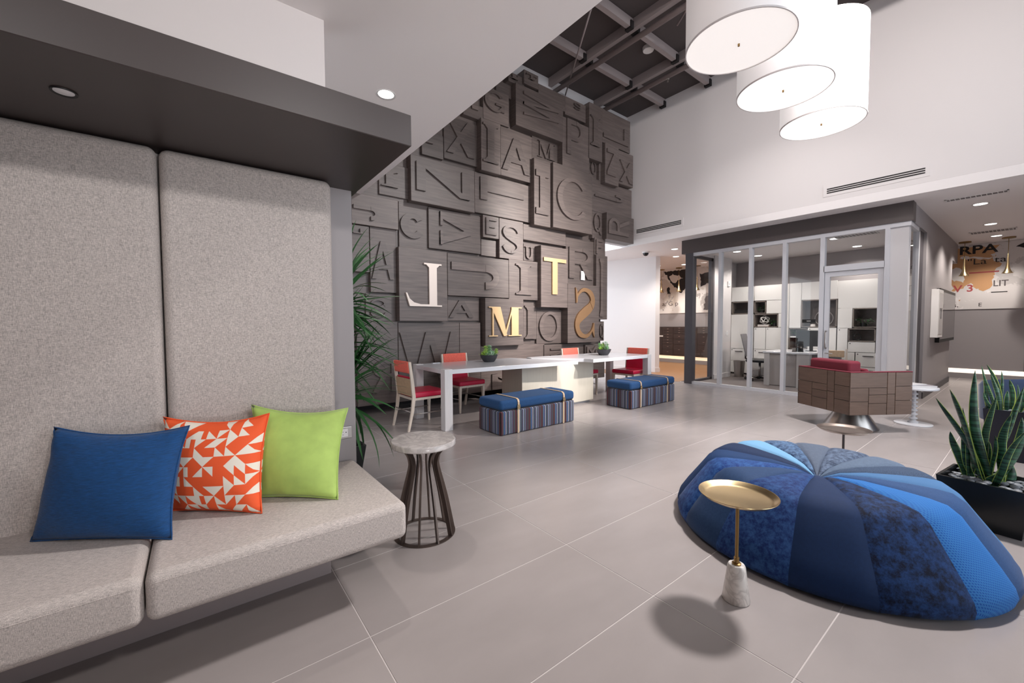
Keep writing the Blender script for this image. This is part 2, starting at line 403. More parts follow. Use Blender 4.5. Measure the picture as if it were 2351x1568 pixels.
# ------------------------------------------------------------------ letter wall (back wall with its raised oak blocks)
def smooth_path(pts, n=6):
    out = []
    m = len(pts)
    for k in range(m - 1):
        p0, p1, p2, p3 = pts[max(k-1, 0)], pts[k], pts[k+1], pts[min(k+2, m-1)]
        for i in range(n):
            t = i / n
            out.append(tuple(.5 * (2*b + (c-a)*t + (2*a-5*b+4*c-d)*t*t + (3*b-a-3*c+d)*t**3) for a, b, c, d in zip(p0, p1, p2, p3)))
    out.append(pts[-1]); return out
def ribbon(pts):
    """(x, y, width) centre line -> closed outline"""
    L = []; R = []
    for k, p in enumerate(pts):
        a = pts[max(k-1, 0)]; b = pts[min(k+1, len(pts)-1)]
        d = math.hypot(b[0]-a[0], b[1]-a[1]) or 1
        nx, ny = -(b[1]-a[1]) / d, (b[0]-a[0]) / d
        L.append((p[0] + nx*p[2]/2, p[1] + ny*p[2]/2)); R.append((p[0] - nx*p[2]/2, p[1] - ny*p[2]/2))
    return [[L[k], L[k+1], R[k+1], R[k]] for k in range(len(pts) - 1)]
def ring(cx, cyy, rx, ry, tx, ty, a0, a1, n=20):
    q = []
    for i in range(n):
        a, b = math.radians(a0 + (a1-a0)*i/n), math.radians(a0 + (a1-a0)*(i+1)/n)
        P = lambda r, s, t: (cx + r*_c(t), cyy + s*_s(t))
        q.append([P(rx, ry, a), P(rx, ry, b), P(rx-tx, ry-ty, b), P(rx-tx, ry-ty, a)])
    return q
def bar(x0, y0, x1, y1): return [[(x0, y0), (x1, y0), (x1, y1), (x0, y1)]]
def dia(xa, ya, xb, yb, w): return [[(xa - w/2, ya), (xa + w/2, ya), (xb + w/2, yb), (xb - w/2, yb)]]
def glyph(ch, st):
    s = 's' in st; slab = 'b' in st
    T = .2 if not s else .24; h = .14 if not s else .05
    if ch == 'I':
        if slab: return bar(.3, 0, .7, 1) + bar(0, .86, 1, 1) + bar(0, 0, 1, .14)
        if s: return bar(.28, 0, .72, 1) + bar(0, .95, 1, 1) + bar(0, 0, 1, .05) + [[(.1,.95),(.9,.95),(.72,.86),(.28,.86)], [(.1,.05),(.9,.05),(.72,.14),(.28,.14)]]
        return bar(.2, 0, .8, 1)
    if ch == 'L':
        if 'g' in st:
            return (bar(.14, 0, .36, 1) + bar(0, .965, .5, 1) + bar(0, 0, .5, .035) + [[(.06,.965),(.44,.965),(.36,.9),(.14,.9)]] +
                    [[(.3, 0), (.9, 0), (1, .3), (.965, .3), (.9, .17), (.78, .085), (.6, .05), (.3, .05)]])
        return bar(0, 0, .26, 1) + bar(.26, 0, 1, .18)
    if ch == 'T':
        if 'g' in st: return bar(.37, 0, .60, .90) + bar(0, .9, 1, 1)
        r = bar(.39, 0, .61, 1) + bar(0, .85, 1, 1)
        if s: r += bar(0, .7, .07, .85) + bar(.93, .7, 1, .85) + bar(.22, 0, .78, .05)
        return r
    if ch == 'E': return bar(0, 0, .26, 1) + bar(.26, 0, 1, .15) + bar(.26, .43, .85, .57) + bar(.26, .85, 1, 1)
    if ch == 'F': return bar(0, 0, .26, 1) + bar(.26, .43, .8, .57) + bar(.26, .85, 1, 1)
    if ch == 'O': return ring(.5, .5, .5, .5, .17, .11, 0, 360, 36)
    if ch == 'Q': return ring(.47, .56, .47, .44, .16, .10, 0, 360, 32) + [[(.5, .3), (.66, .3), (1, 0), (.82, 0)]]
    if ch == 'C':
        t = (.3, .22) if slab else (.15, .09)
        return ring(.5, .5, .5, .5, t[0], t[1], 38, 322, 30)
    if ch == 'G': return ring(.5, .5, .5, .5, .16, .1, 40, 330, 28) + bar(.55, .36, .98, .46) + bar(.82, .1, .98, .4)
    if ch == 'S':
        cl = [(.88,.76,.03),(.80,.87,.05),(.62,.955,.07),(.42,.955,.085),(.22,.88,.14),(.14,.75,.19),(.24,.62,.20),(.5,.51,.215),(.77,.39,.20),(.86,.25,.19),(.77,.11,.14),(.58,.04,.085),(.38,.04,.07),(.2,.12,.05),(.10,.24,.03)]
        if 'g' in st: return ribbon(smooth_path(cl, 4)) + [[(.86,.70),(.90,.70),(.93,1),(.88,.95),(.82,.85)], [(.06,.3),(.10,.3),(.16,.14),(.1,.05),(.05,0)]]
        return ribbon(smooth_path([(x, y, max(w*.8, .1)) for x, y, w in cl], 4))
    if ch == 'A': return dia(.10, 0, .5, 1, .2) + dia(.90, 0, .5, 1, .2) + bar(.24, .26, .76, .38)
    if ch == 'V': return bar(0, .92, .42, 1) + bar(.58, .92, 1, 1) + dia(.5, 0, .1, 1, .2) + dia(.5, 0, .9, 1, .2)
    if ch == 'W': return dia(.27, 0, .05, 1, .1) + dia(.27, 0, .5, 1, .13) + dia(.73, 0, .5, 1, .1) + dia(.73, 0, .95, 1, .13)
    if ch == 'N': return bar(0, 0, .16, 1) + bar(.84, 0, 1, 1) + [[(0, 1), (.2, 1), (1, 0), (.8, 0)]]
    if ch == 'Z': return bar(0, 0, 1, .14) + bar(0, .86, 1, 1) + [[(0, .14), (.28, .14), (1, .86), (.72, .86)]]
    if ch == 'X': return [[(0, 0), (.24, 0), (1, 1), (.76, 1)], [(.76, 0), (1, 0), (.24, 1), (0, 1)]]
    if ch == 'K': return bar(0, 0, .2, 1) + [[(.2, .42), (.3, .52), (1, 1), (.74, 1), (.2, .6)], [(.34, .54), (.5, .62), (1, 0), (.74, 0)]]
    if ch == 'J': return bar(.62, .3, .86, 1) + ring(.45, .3, .41, .3, .24, .13, 180, 360, 16) + ([] if not s else bar(.4, .95, 1, 1))
    if ch == 'U': return bar(.12, .35, .34, 1) + bar(.68, .35, .82, 1) + ring(.47, .36, .35, .36, .18, .12, 180, 360, 16) + (bar(0, .94, .46, 1) + bar(.56, .94, 1, 1) if s else [])
    if ch == 'P': return bar(0, 0, .24, 1) + bar(.24, .87, .55, 1) + bar(.24, .42, .55, .54) + ring(.55, .71, .45, .29, .2, .12, -90, 90, 16)
    if ch == 'R': return bar(0, 0, .22, 1) + bar(.22, .88, .55, 1) + bar(.22, .47, .55, .58) + ring(.55, .735, .4, .265, .19, .12, -90, 90, 16) + [[(.42, .5), (.64, .5), (1, 0), (.76, 0)]]
    if ch == 'M':
        if s: return (bar(.10, .03, .14, 1) + bar(.68, 0, .90, 1) + [[(.07, 1), (.34, 1), (.54, .03), (.44, .0)]] + [[(.74, 1), (.70, 1), (.46, .02), (.5, .0)]] +
                      bar(0, 0, .26, .035) + bar(.58, 0, 1, .035) + bar(0, .965, .3, 1) + bar(.7, .965, 1, 1))
        return bar(0, 0, .16, 1) + bar(.84, 0, 1, 1) + dia(.5, .15, .1, 1, .2) + dia(.5, .15, .9, 1, .2)
    return bar(.3, 0, .7, 1)
def letter_polys(ch, st, box):
    x0, x1, z0, z1 = box; out = []
    for poly in glyph(ch, st):
        q = []
        for x, y in poly:
            if 'm' in st: x = 1 - x
            if 'rr' in st: x, y = 1 - y, x
            elif 'r' in st: x, y = y, 1 - x
            q.append((x0 + x*(x1-x0), z0 + y*(z1-z0)))
        out.append(q)
    return out
lw = MB()
lw.box(-1.2, 6.02, .14, 7.19, 6.6, 3.19); lw.box(1.86, 6.02, 3.19, 8.16, 6.08, 5.86)
lw = struct(lw.build('wall_back', WOOD))
bx('toe_kick', WOODK, (-1.2, 6.42, 0, 7.1, 6.6, .14), lw)
BLOCKS = [
([4.634, 5.82, 4.9, 5.642, 0.17], 'W', 'rr', [4.798, 5.673, 5.126, 5.533]),
([5.812, 6.594, 4.466, 5.412, 0.16], 'P', '', [5.913, 6.382, 4.715, 5.419]),
([6.568, 6.984, 4.785, 5.926, 0.18], 'I', 's', [6.589, 6.885, 5.059, 5.671]),
([7.017, 7.992, 5.235, 5.948, 0.15], 'L', 'rr', [6.998, 7.89, 5.346, 5.702]),
([7.036, 7.492, 4.362, 5.214, 0.22], 'Z', '', [7.072, 7.372, 4.539, 5.092]),
([7.515, 8.042, 4.453, 5.179, 0.2], 'X', '', [7.445, 7.992, 4.503, 4.971]),
([6.755, 7.161, 4.454, 4.839, 0.02], 'O', '', [6.73, 6.939, 4.547, 4.811]),
([6.772, 8.143, 3.75, 4.438, 0.09], 'J', 'rrm', [6.824, 7.829, 4.041, 4.223]),
([6.788, 7.212, 3.173, 3.755, 0.08], 'Q', '', [6.763, 7.061, 3.261, 3.718]),
([7.1, 8.061, 3.174, 3.748, 0.22], 'R', 'rr', [7.131, 7.834, 3.295, 3.661]),
([5.036, 5.451, 3.183, 4.41, 0.2], 'I', 'b', [5.059, 5.382, 3.389, 4.202]),
([5.463, 6.58, 3.185, 4.415, 0.26], 'C', '', [5.544, 6.454, 3.396, 4.205]),
([5.137, 5.952, 4.449, 4.911, 0.02], 'M', 's', [5.265, 5.713, 4.543, 4.853]),
([4.342, 5.068, 3.969, 4.82, 0.1], 'A', '', [4.331, 4.994, 4.077, 4.667]),
([3.883, 4.289, 3.934, 4.799, 0.17], 'I', 's', [3.904, 4.219, 4.081, 4.724]),
([3.247, 3.887, 4.016, 4.71, 0.04], 'X', '', [3.283, 3.807, 4.122, 4.686]),
([3.974, 4.527, 4.842, 5.398, 0.1], 'G', '', [3.952, 4.414, 5.002, 5.348]),
([4.498, 4.858, 5.635, 5.805, 0.13], 'I', 's', [4.489, 4.696, 5.692, 5.765]),
([4.809, 5.154, 5.683, 5.925, 0.19], 'T', 's', [4.844, 5.095, 5.783, 5.867]),
([5.964, 6.661, 5.529, 5.887, 0.08], 'S', '', [6.177, 6.408, 5.707, 5.829]),
([5.198, 5.904, 5.533, 5.832, 0.14], None, '', None),
([3.572, 3.958, 4.777, 5.008, 0.12], 'I', '', [3.678, 3.885, 4.905, 4.967]),
([2.622, 3.757, 3.198, 3.888, 0.15], 'N', '', [2.701, 3.648, 3.372, 3.801]),
([2.173, 2.655, 3.237, 3.709, 0.04], 'I', 's', [2.196, 2.455, 3.364, 3.595]),
([2.846, 3.221, 3.969, 4.337, 0.07], 'L', '', [2.874, 3.026, 4.156, 4.295]),
([3.816, 5.149, 3.24, 3.921, 0.06], 'T', 'rr', [3.912, 4.873, 3.474, 3.854]),
([1.755, 2.431, 2.737, 3.168, 0.11], 'J', 'rr', [1.772, 2.116, 2.8, 3.032]),
([2.481, 2.971, 2.481, 3.208, 0.01], 'C', 'b', [2.47, 2.907, 2.655, 3.048]),
([2.955, 3.939, 2.538, 3.183, 0.05], 'V', 'rr', [3.147, 3.734, 2.617, 3.144]),
([3.943, 4.279, 2.828, 3.205, 0.12], 'E', '', [3.988, 4.212, 2.877, 3.163]),
([4.296, 4.841, 2.507, 3.207, 0.11], 'S', '', [4.32, 4.76, 2.611, 3.106]),
([3.959, 4.284, 2.526, 2.812, 0.03], None, '', None),
([4.875, 5.997, 2.908, 3.197, 0.07], None, '', None),
([4.921, 5.22, 2.531, 2.849, 0.02], 'U', 's', [4.902, 5.148, 2.56, 2.79]),
([5.997, 6.877, 2.155, 3.093, 0.07], 'R', '', [6.062, 6.788, 2.269, 2.906]),
([6.839, 7.191, 2.819, 3.195, 0.1], 'F', '', [6.861, 7.076, 2.845, 3.146]),
([6.835, 7.205, 1.425, 2.81, 0.16], 'I', 's', [6.911, 7.04, 1.486, 2.732]),
([7.015, 7.224, 0.952, 1.384, 0.07], 'Q', '', [7.003, 7.161, 0.981, 1.326]),
([5.204, 5.923, 1.652, 2.822, 0.2], 'T', 'g', [5.253, 5.848, 1.903, 2.598]),
([5.913, 6.869, 0.941, 2.138, 0.21], 'S', 'mgd', [6.063, 6.716, 1.039, 2.07]),
([2.412, 3.223, 1.377, 2.486, 0.15], 'L', 'smgw', [2.503, 3.106, 1.604, 2.276]),
([3.943, 4.792, 0.944, 1.78, 0.17], 'M', 'sg', [3.998, 4.724, 1.113, 1.631]),
([3.251, 4.496, 1.799, 2.484, 0.11], 'J', 'rr', [3.309, 4.258, 1.906, 2.418]),
([4.501, 5.204, 1.78, 2.509, 0.11], 'I', 's', [4.644, 5.026, 1.871, 2.434]),
([3.298, 3.92, 1.387, 1.796, 0.01], 'A', '', [3.281, 3.788, 1.443, 1.727]),
([4.909, 5.235, 1.033, 1.774, 0.03], 'I', 's', [4.889, 5.156, 1.041, 1.678]),
([5.236, 5.965, 0.936, 1.609, 0.03], 'O', '', [5.283, 5.85, 0.988, 1.579]),
([2.02, 2.411, 1.798, 2.745, 0.06], 'A', '', [2.008, 2.366, 1.992, 2.543]),
([1.752, 2.001, 2.075, 2.727, 0.09], 'L', 'm', [1.77, 1.899, 2.606, 2.679]),
([1.959, 2.411, 1.373, 1.78, 0.01], 'S', 'm', [2.001, 2.274, 1.43, 1.701]),
([1.813, 2.424, 0.14, 1.373, 0.04], 'R', 'm', [2.011, 2.387, 0.32, 0.796]),
([2.428, 3.494, 0.14, 1.354, 0.05], 'W', '', [2.408, 3.426, 0.416, 1.204]),
([3.494, 3.912, 0.14, 1.354, 0.06], None, '', None),
([3.941, 5.449, 0.14, 0.943, 0.02], 'N', '', [4.161, 4.95, 0.064, 0.429]),
([5.422, 6.606, 0.14, 0.918, 0.05], 'N', 'r', [5.57, 6.242, 0.678, 0.835]),
([6.549, 7.182, 0.14, 0.883, 0.11], 'M', '', [6.57, 6.893, 0.687, 0.843]),
]
for k, (rect, ch, st, box) in enumerate(BLOCKS):
    x0, x1, z0, z1, p = rect
    x0 = max(x0, 1.62); x1 = min(x1, 8.15 if z0 > 3.15 else 7.2); p += .0007 * (k % 9)
    b = bx('letter_block', WOOD, (x0, 6.0 - p, z0, x1, 6.03, z1), lw, bevel=(.004, 1))
    if not ch: continue
    bx0, bx1, bz0, bz1 = box
    bx0 = max(bx0, x0 + .012); bx1 = min(bx1, x1 - .012); bz0 = max(bz0, z0 + .012); bz1 = min(bz1, z1 - .012)
    gold = 'g' in st
    m = (GOLDW if 'w' in st else GOLDD if 'd' in st else GOLD) if gold else WOOD
    L = MB()
    for i, q in enumerate(letter_polys(ch, st.replace('w', '').replace('d', ''), (bx0, bx1, bz0, bz1))):
        L.prism_xz(q, 6.0 - p - (.032 if gold else .034) - .00035 * (i % 23), 6.0 - p + .001)
    o = L.build('gold_letter' if gold else 'relief_letter', m, b)
    if gold: o['label'] = {'L': 'pale champagne metal letter L, mirrored', 'T': 'brushed gold letter T', 'S': 'bronze letter S, mirrored', 'M': 'brushed gold letter M'}[ch]
# plain oak boards that fill the rows between the lettered blocks
for (x0, z0, x1, z1, p) in ((1.62, 3.19, 2.62, 4.0, .012), (2.63, 3.9, 3.24, 4.5, .018), (3.25, 4.72, 3.97, 5.3, .02), (5.15, 3.19, 5.03, 3.9, .02), (6.6, 4.4, 7.05, 4.9, .012),
                            (7.2, 2.8, 7.19, 3.1, .02), (1.62, 2.74, 1.75, 3.16, .05), (4.3, 5.4, 5.2, 5.64, .03), (6.6, 5.35, 7.0, 5.86, .05), (6.98, 4.42, 7.05, 5.2, .1), (4.28, 4.83, 4.62, 4.98, .02)):
    if x1 > x0: bx('filler_board', WOOD, (x0, 6.0 - p, z0, x1, 6.025, z1), lw, bevel=(.004, 1))
sg = thing('card_sign', 'small white card fixed on the dark letter R block of the feature wall', 'sign', (0, 0, 0))
bx('card', WHITEP, (6.42, 5.893, 2.255, 6.53, 5.898, 2.435), sg); bx('backing', ALU, (6.415, 5.898, 2.25, 6.535, 5.904, 2.44), sg)

# ------------------------------------------------------------------ banquette, canopy, cushions
bq = thing('banquette_bench', 'long grey tweed banquette bench with tall padded back panels', 'bench', (0, 0, 0))
def padded(name, b, r, parent, puff=0.0, axis='z'):
    o = MB().box(*b).build(name, FABRIC, parent)
    bv = o.modifiers.new('bevel', 'BEVEL'); bv.width = r; bv.segments = 5; bv.limit_method = 'ANGLE'
    o.data.polygons.foreach_set('use_smooth', [True] * 6)
    wn = o.modifiers.new('wn', 'WEIGHTED_NORMAL'); wn.keep_sharp = True
    return o
for n, (x0, x1) in enumerate(((-2.7, -.169), (-.165, .79))):
    padded('seat_cushion', (x0, 1.85, .275, x1, 2.695, .452), .035, bq)
    w = MB(); w.tube([(x0 + .03, 1.853, .42), (x1 - .03, 1.853, .42)], .0035, 6); w.build('seam', FABRIC, bq)
for (x0, x1) in ((-2.7, -1.4), (-1.395, -.125), (-.119, .655)):
    padded('back_panel', (x0, 2.565, .40, x1, 2.70, 2.16), .04, bq)
bx('plinth', mat('bench plinth laminate', rgb(176, 164, 162), .5), (-2.7, 2.26, 0, .532, 2.68, .275), bq)
struct(bx('trim_1', GREYW, (.655, 2.70, 0, .805, 2.88, 2.165)))
cn = thing('bench_canopy', 'dark brown box canopy projecting above the grey banquette bench', 'canopy', (0, 0, 0))
bx('canopy_box', CANOPY, (-2.8, 1.86, 2.165, .84, 2.70, 2.312), cn, bevel=(.003, 1))
bx('canopy_return', CANOPY, (.66, 2.70, 2.165, .84, 2.88, 2.312), cn)
def downlight(x, y, z, label, r=.07, on=True, ringm=None, group='recessed ceiling downlights'):
    t = thing('recessed_downlight', label, 'ceiling light', (x, y, z), 0, group)
    MB().lathe([(r*1.0, -.001), (r*1.28, -.006), (r*1.3, -.001)], 28, cap=False).build('trim_ring', ringm or WHITEP, t, True)
    MB().lathe([(0.0005, -.0025), (r, -.0025), (r, -.001)], 28, cap=False).build('lens', LAMPON if on else LAMPDIM, t, True)
    return t
def spot(x, y, z, power, angle=110, col=(1, .93, .86), r=.05):
    l = bpy.data.lights.new('downlight_lamp', 'SPOT'); l.energy = power; l.spot_size = math.radians(angle); l.spot_blend = .6; l.color = col; l.shadow_soft_size = r
    o = bpy.data.objects.new('downlight_lamp', l); COL.objects.link(o); o.location = (x, y, z - .02)
downlight(-.355, 2.194, 2.165, 'black rimmed unlit downlight in the underside of the brown canopy', .028, False, BLACK)
downlight(1.255, 3.25, 3.16, 'lit round downlight in the white ceiling just above the dark canopy', .06)
spot(1.255, 3.25, 3.16, 60)
# throw pillows: four corners (bottom-left, bottom-right, top-left, top-right)
def pillow(name, m, bl, br, tl, tr, T, label, seed, wrinkle=.006, group='throw pillows on the banquette'):
    bl, br, tl, tr = map(Vector, (bl, br, tl, tr)); n = 28; rnd = random.Random(seed)
    nrm = ((br - bl).cross(tl - bl)).normalized()
    ph = [rnd.uniform(0, 6.28) for _ in range(8)]
    ctr = (bl + br + tl + tr) / 4
    vs = []; fs = []
    for side in (1, -1):
        for j in range(n + 1):
            for i in range(n + 1):
                u = -1 + 2*i/n; v = -1 + 2*j/n
                u2 = u * (1 - .10 * (1 - v*v) * abs(u)); v2 = v * (1 - (.165 if v > 0 else .04) * (1 - u*u) * abs(v))
                p = (bl*(1-u2)*(1-v2) + br*(1+u2)*(1-v2) + tl*(1-u2)*(1+v2) + tr*(1+u2)*(1+v2)) / 4
                e = max(0, (1-u*u)*(1-v*v)); t = T * e ** .48
                t += wrinkle * e ** .25 * (_s(7*u*v + ph[0]) * abs(u*v) + .7*_s(11*(abs(u) - abs(v)) + ph[1]) * (abs(u*v)) ** .5 * (u*u + v*v) * .5)
                if v < -.8: t *= 1 + .18 * _s(9*u + ph[2]) * (-v - .8) * 5
                vs.append(p + nrm * (t * side))
    N = (n+1)*(n+1)
    for s_ in range(2):
        for j in range(n):
            for i in range(n):
                a = s_*N + j*(n+1) + i; q = (a, a+1, a+n+2, a+n+1)
                fs.append(q if s_ == 0 else q[::-1])
    mb = MB(); o0 = Vector(bl) * .5 + Vector(br) * .5
    mb.add([v - o0 for v in vs], fs)
    me = mb.mesh(name); me.materials.append(m); me.polygons.foreach_set('use_smooth', [True]*len(me.polygons))
    uv = me.uv_layers.new(name='UVMap')
    for po in me.polygons:
        for li in po.loop_indices:
            k = me.loops[li].vertex_index % N
            uv.data[li].uv = ((k % (n+1))/n, (k // (n+1))/n)
    bm = bmesh.new(); bm.from_mesh(me); bmesh.ops.remove_doubles(bm, verts=bm.verts, dist=1e-5); bm.to_mesh(me); bm.free()
    o = bpy.data.objects.new(name, me); COL.objects.link(o); o.location = o0
    tag(o, label, 'pillow', group)
    # piped seam round the edge, part of the pillow
    loop = []
    edge = [(i, 0) for i in range(n)] + [(n, j) for j in range(n)] + [(n - i, n) for i in range(n)] + [(0, n - j) for j in range(n)]
    for i, j in edge: loop.append(vs[j*(n+1) + i] - o0)
    MB().tube(loop, .0035, 6, closed=True).build('seam', m, o, True)
    return o
BLUEP = mat('navy chenille', rgb(8, 68, 122), .85, vary=(40, .35, (1, 1, 9)), bump=(60, .6, (1, 1, 12)), sheen=.12)
GREENP = mat('lime velvet', rgb(170, 198, 102), .75, vary=(14, .12, (1, 1, 1)), sheen=.25)
def geo_mat():
    """orange cloth with cream triangles and blocks on a square repeat (flat print)"""
    m = mat('orange geometric print', rgb(240, 92, 42), .8); nt = m.node_tree; b = nt.nodes['Principled BSDF']; L = nt.links.new
    uv = nt.nodes.new('ShaderNodeUVMap'); sc = nt.nodes.new('ShaderNodeVectorMath'); sc.operation = 'SCALE'; sc.inputs['Scale'].default_value = 10
    fl_ = nt.nodes.new('ShaderNodeVectorMath'); fl_.operation = 'FLOOR'; fr = nt.nodes.new('ShaderNodeVectorMath'); fr.operation = 'FRACTION'
    wn = nt.nodes.new('ShaderNodeTexWhiteNoise'); wn.noise_dimensions = '2D'
    L(uv.outputs[0], sc.inputs[0]); L(sc.outputs[0], fl_.inputs[0]); L(sc.outputs[0], fr.inputs[0]); L(fl_.outputs[0], wn.inputs[0])
    sp = nt.nodes.new('ShaderNodeSeparateXYZ'); L(fr.outputs[0], sp.inputs[0])
    def math_(op, a, b_=None):
        n = nt.nodes.new('ShaderNodeMath'); n.operation = op
        for k, v in enumerate((a, b_)):
            if v is None: continue
            if isinstance(v, (int, float)): n.inputs[k].default_value = v
            else: L(v, n.inputs[k])
        return n.outputs[0]
    x, y, r = sp.outputs[0], sp.outputs[1], wn.outputs[0]
    one_x = math_('SUBTRACT', 1.0, x)
    t1 = math_('LESS_THAN', y, x); t2 = math_('LESS_THAN', x, y); t3 = math_('LESS_THAN', y, one_x); t4 = math_('GREATER_THAN', y, one_x)
    hb = math_('LESS_THAN', x, .5)
    sel = [(0, .17, t1), (.17, .34, t2), (.34, .51, t3), (.51, .68, t4), (.68, .80, hb)]
    acc = None
    for lo, hi, v in sel:
        w = math_('MULTIPLY', math_('GREATER_THAN', r, lo), math_('LESS_THAN', r, hi)); w = math_('MULTIPLY', w, v)
        acc = w if acc is None else math_('ADD', acc, w)
    mx = nt.nodes.new('ShaderNodeMix'); mx.data_type = 'RGBA'
    mx.inputs[6].default_value = (*rgb(238, 92, 44), 1); mx.inputs[7].default_value = (*rgb(236, 228, 214), 1)
    L(acc, mx.inputs[0]); L(mx.outputs[2], b.inputs['Base Color'])
    return m
pillow('throw_pillow', BLUEP, (-.545, 2.44, .455), (-.10, 2.11, .455), (-.478, 2.50, .893), (-.035, 2.335, .862), .095, 'navy blue chenille throw pillow, the front left one on the grey bench', 1, .008)
pillow('throw_pillow', geo_mat(), (-.12, 2.45, .455), (.215, 2.15, .455), (-.132, 2.50, .886), (.283, 2.375, .868), .085, 'orange and cream geometric patterned throw pillow between the blue and green ones', 2, .01)
pillow('throw_pillow', GREENP, (.20, 2.385, .455), (.53, 2.09, .455), (.218, 2.50, .90), (.683, 2.43, .835), .085, 'lime green velvet throw pillow at the right end of the bench', 3)
# power outlet on the grey end panel
ot = thing('wall_outlet', 'steel plate power outlet on the grey end panel beside the bench', 'outlet', (.735, 2.70, .625))
bx('cover_plate', STEEL, (-.07, -.006, -.038, .045, 0, .038), ot, bevel=(.003, 2))
bx('socket', WHITEP, (-.05, -.009, -.026, .018, -.005, .026), ot, bevel=(.002, 1))
sl = MB()
for (x, z, w, h) in ((-.03, .010, .010, .006), (-.03, -.014, .012, .006), (-.012, .008, .008, .002), (-.012, -.010, .008, .002), (.006, .004, .006, .006), (-.044, .002, .006, .006)): sl.box(x - w/2, -.0095, z - h/2, x + w/2, -.0088, z + h/2)
sl.build('slots', BLACK, ot); MB().lathe([(.0005, .0005), (.005, .0005), (.005, 0)], 12).build('screw', STEEL, ot, loc=(.032, -.0062, 0), rot=(PI/2, 0, 0))

# ------------------------------------------------------------------ communal table (two interlocking tops on one pedestal)
ct = thing('communal_table', 'long white two-level communal table with pale wood pedestal', 'table', (0, 0, 0))
TZ0, TZ1 = .705, .76
MB().prism([(2.40, 4.44), (4.62, 4.30), (4.16, 5.40), (2.42, 5.40)], TZ0, TZ1).build('tabletop', WHITEL, ct, bevel=(.003, 2))
MB().prism([(4.97, 4.30), (6.50, 4.285), (6.52, 5.23), (4.42, 5.30), (4.36, 5.10), (4.95, 4.48)], TZ0 + .003, TZ1 + .003).build('tabletop', WHITEL, ct, bevel=(.003, 2))
for (x, y) in ((2.40, 4.44), (2.42, 5.30), (6.42, 4.282), (6.42, 5.13)):
    lw_ = .105
    MB().box(x - .004, y - .004, 0, x + lw_, y + lw_, TZ1 + .006).build('leg', mat('leg whitewash', rgb(206, 202, 202), .45, vary=(8, .05, (10, 10, 1))) if 'leg whitewash' not in MATS else MATS['leg whitewash'], ct, bevel=(.002, 1))
bx('pedestal', ASHP, (3.77, 4.62, .035, 5.34, 5.12, TZ0), ct, bevel=(.002, 1))
bx('pedestal_base', ALU, (3.82, 4.66, 0, 5.29, 5.08, .035), ct)
for (x, y) in ((2.75, 5.36), (5.75, 5.17)): bx('power_grommet', ALU, (x - .06, y - .025, .7605, x + .06, y + .025, .7665), ct)

# ------------------------------------------------------------------ dining chairs
def make_chair(x, y, rz, label):
    """local: seat faces +Y, back at -Y"""
    t = thing('dining_chair', label, 'chair', (x, y, 0), rz, 'crimson dining chairs at the communal table')
    w = .225
    for sx in (-1, 1):
        f = MB(); f.hexa([(sx*w*.94 - .011, .20, 0), (sx*w*.94 + .011, .20, 0), (sx*w*.94 + .011, .222, 0), (sx*w*.94 - .011, .222, 0)],
                         [(sx*w*.94 - .02, .195, .40), (sx*w*.94 + .02, .195, .40), (sx*w*.94 + .02, .235, .40), (sx*w*.94 - .02, .235, .40)])
        f.build('leg', ASHW, t)
        r = MB(); prof = [(-.30, 0, .012), (-.245, .25, .018), (-.225, .42, .021), (-.245, .62, .019), (-.275, .86, .014)]
        for (ya, za, wa), (yb, zb, wb) in zip(prof, prof[1:]):
            r.hexa([(sx*w - .013, ya - wa, za), (sx*w + .013, ya - wa, za), (sx*w + .013, ya + wa, za), (sx*w - .013, ya + wa, za)],
                   [(sx*w - .013, yb - wb, zb), (sx*w + .013, yb - wb, zb), (sx*w + .013, yb + wb, zb), (sx*w - .013, yb + wb, zb)])
        r.build('leg', ASHW, t)
    s = MB(); s.box(-w + .0, -.225, .375, w, .232, .405); s.build('seat_rail', ASHW, t)
    o = MB().box(-w - .01, -.215, .405, w + .01, .245, .475).build('seat', RED, t); bv = o.modifiers.new('b', 'BEVEL'); bv.width = .022; bv.segments = 4
    o.data.polygons.foreach_set('use_smooth', [True]*6); o.modifiers.new('w', 'WEIGHTED_NORMAL')
    def slab(name, z0, z1, d, m, front, rad):
        ys = lambda z: -.225 - .05 * max(0, (z - .42)) / .44
        q = MB().hexa([(-w + .014, ys(z0) + front - d, z0), (w - .014, ys(z0) + front - d, z0), (w - .014, ys(z0) + front, z0), (-w + .014, ys(z0) + front, z0)],
                      [(-w + .014, ys(z1) + front - d, z1), (w - .014, ys(z1) + front - d, z1), (w - .014, ys(z1) + front, z1), (-w + .014, ys(z1) + front, z1)])
        o = q.build(name, m, t); bv = o.modifiers.new('b', 'BEVEL'); bv.width = rad; bv.segments = 3
        o.data.polygons.foreach_set('use_smooth', [True]*6); o.modifiers.new('w', 'WEIGHTED_NORMAL')
    slab('back_cushion', .47, .665, .03, RED, .038, .010)
    slab('cane_back', .425, .645, .012, CANE, -.003, .002)
    slab('top_rail_pad', .715, .862, .045, CORAL, .022, .012)
    for (a, b) in (((-w*.94, -.26, .2), (-w*.94, .212, .2)), ((w*.94, -.26, .2), (w*.94, .212, .2)), ((-w, -.262, .235), (w, -.262, .235))):
        MB().tube([a, b], .007, 8).build('stretcher', STEEL, t, True)
    return t
make_chair(2.33, 4.945, -PI/2 + .03, 'crimson dining chair at the left end of the table, seen from behind')
make_chair(3.27, 5.44, PI + .05, 'crimson dining chair behind the nearer tabletop, beside the first bowl')
make_chair(5.69, 5.24, PI + .02, 'crimson dining chair behind the far tabletop, mostly hidden')
make_chair(6.44, 4.68, PI/2 + .06, 'crimson dining chair at the right far end of the table')

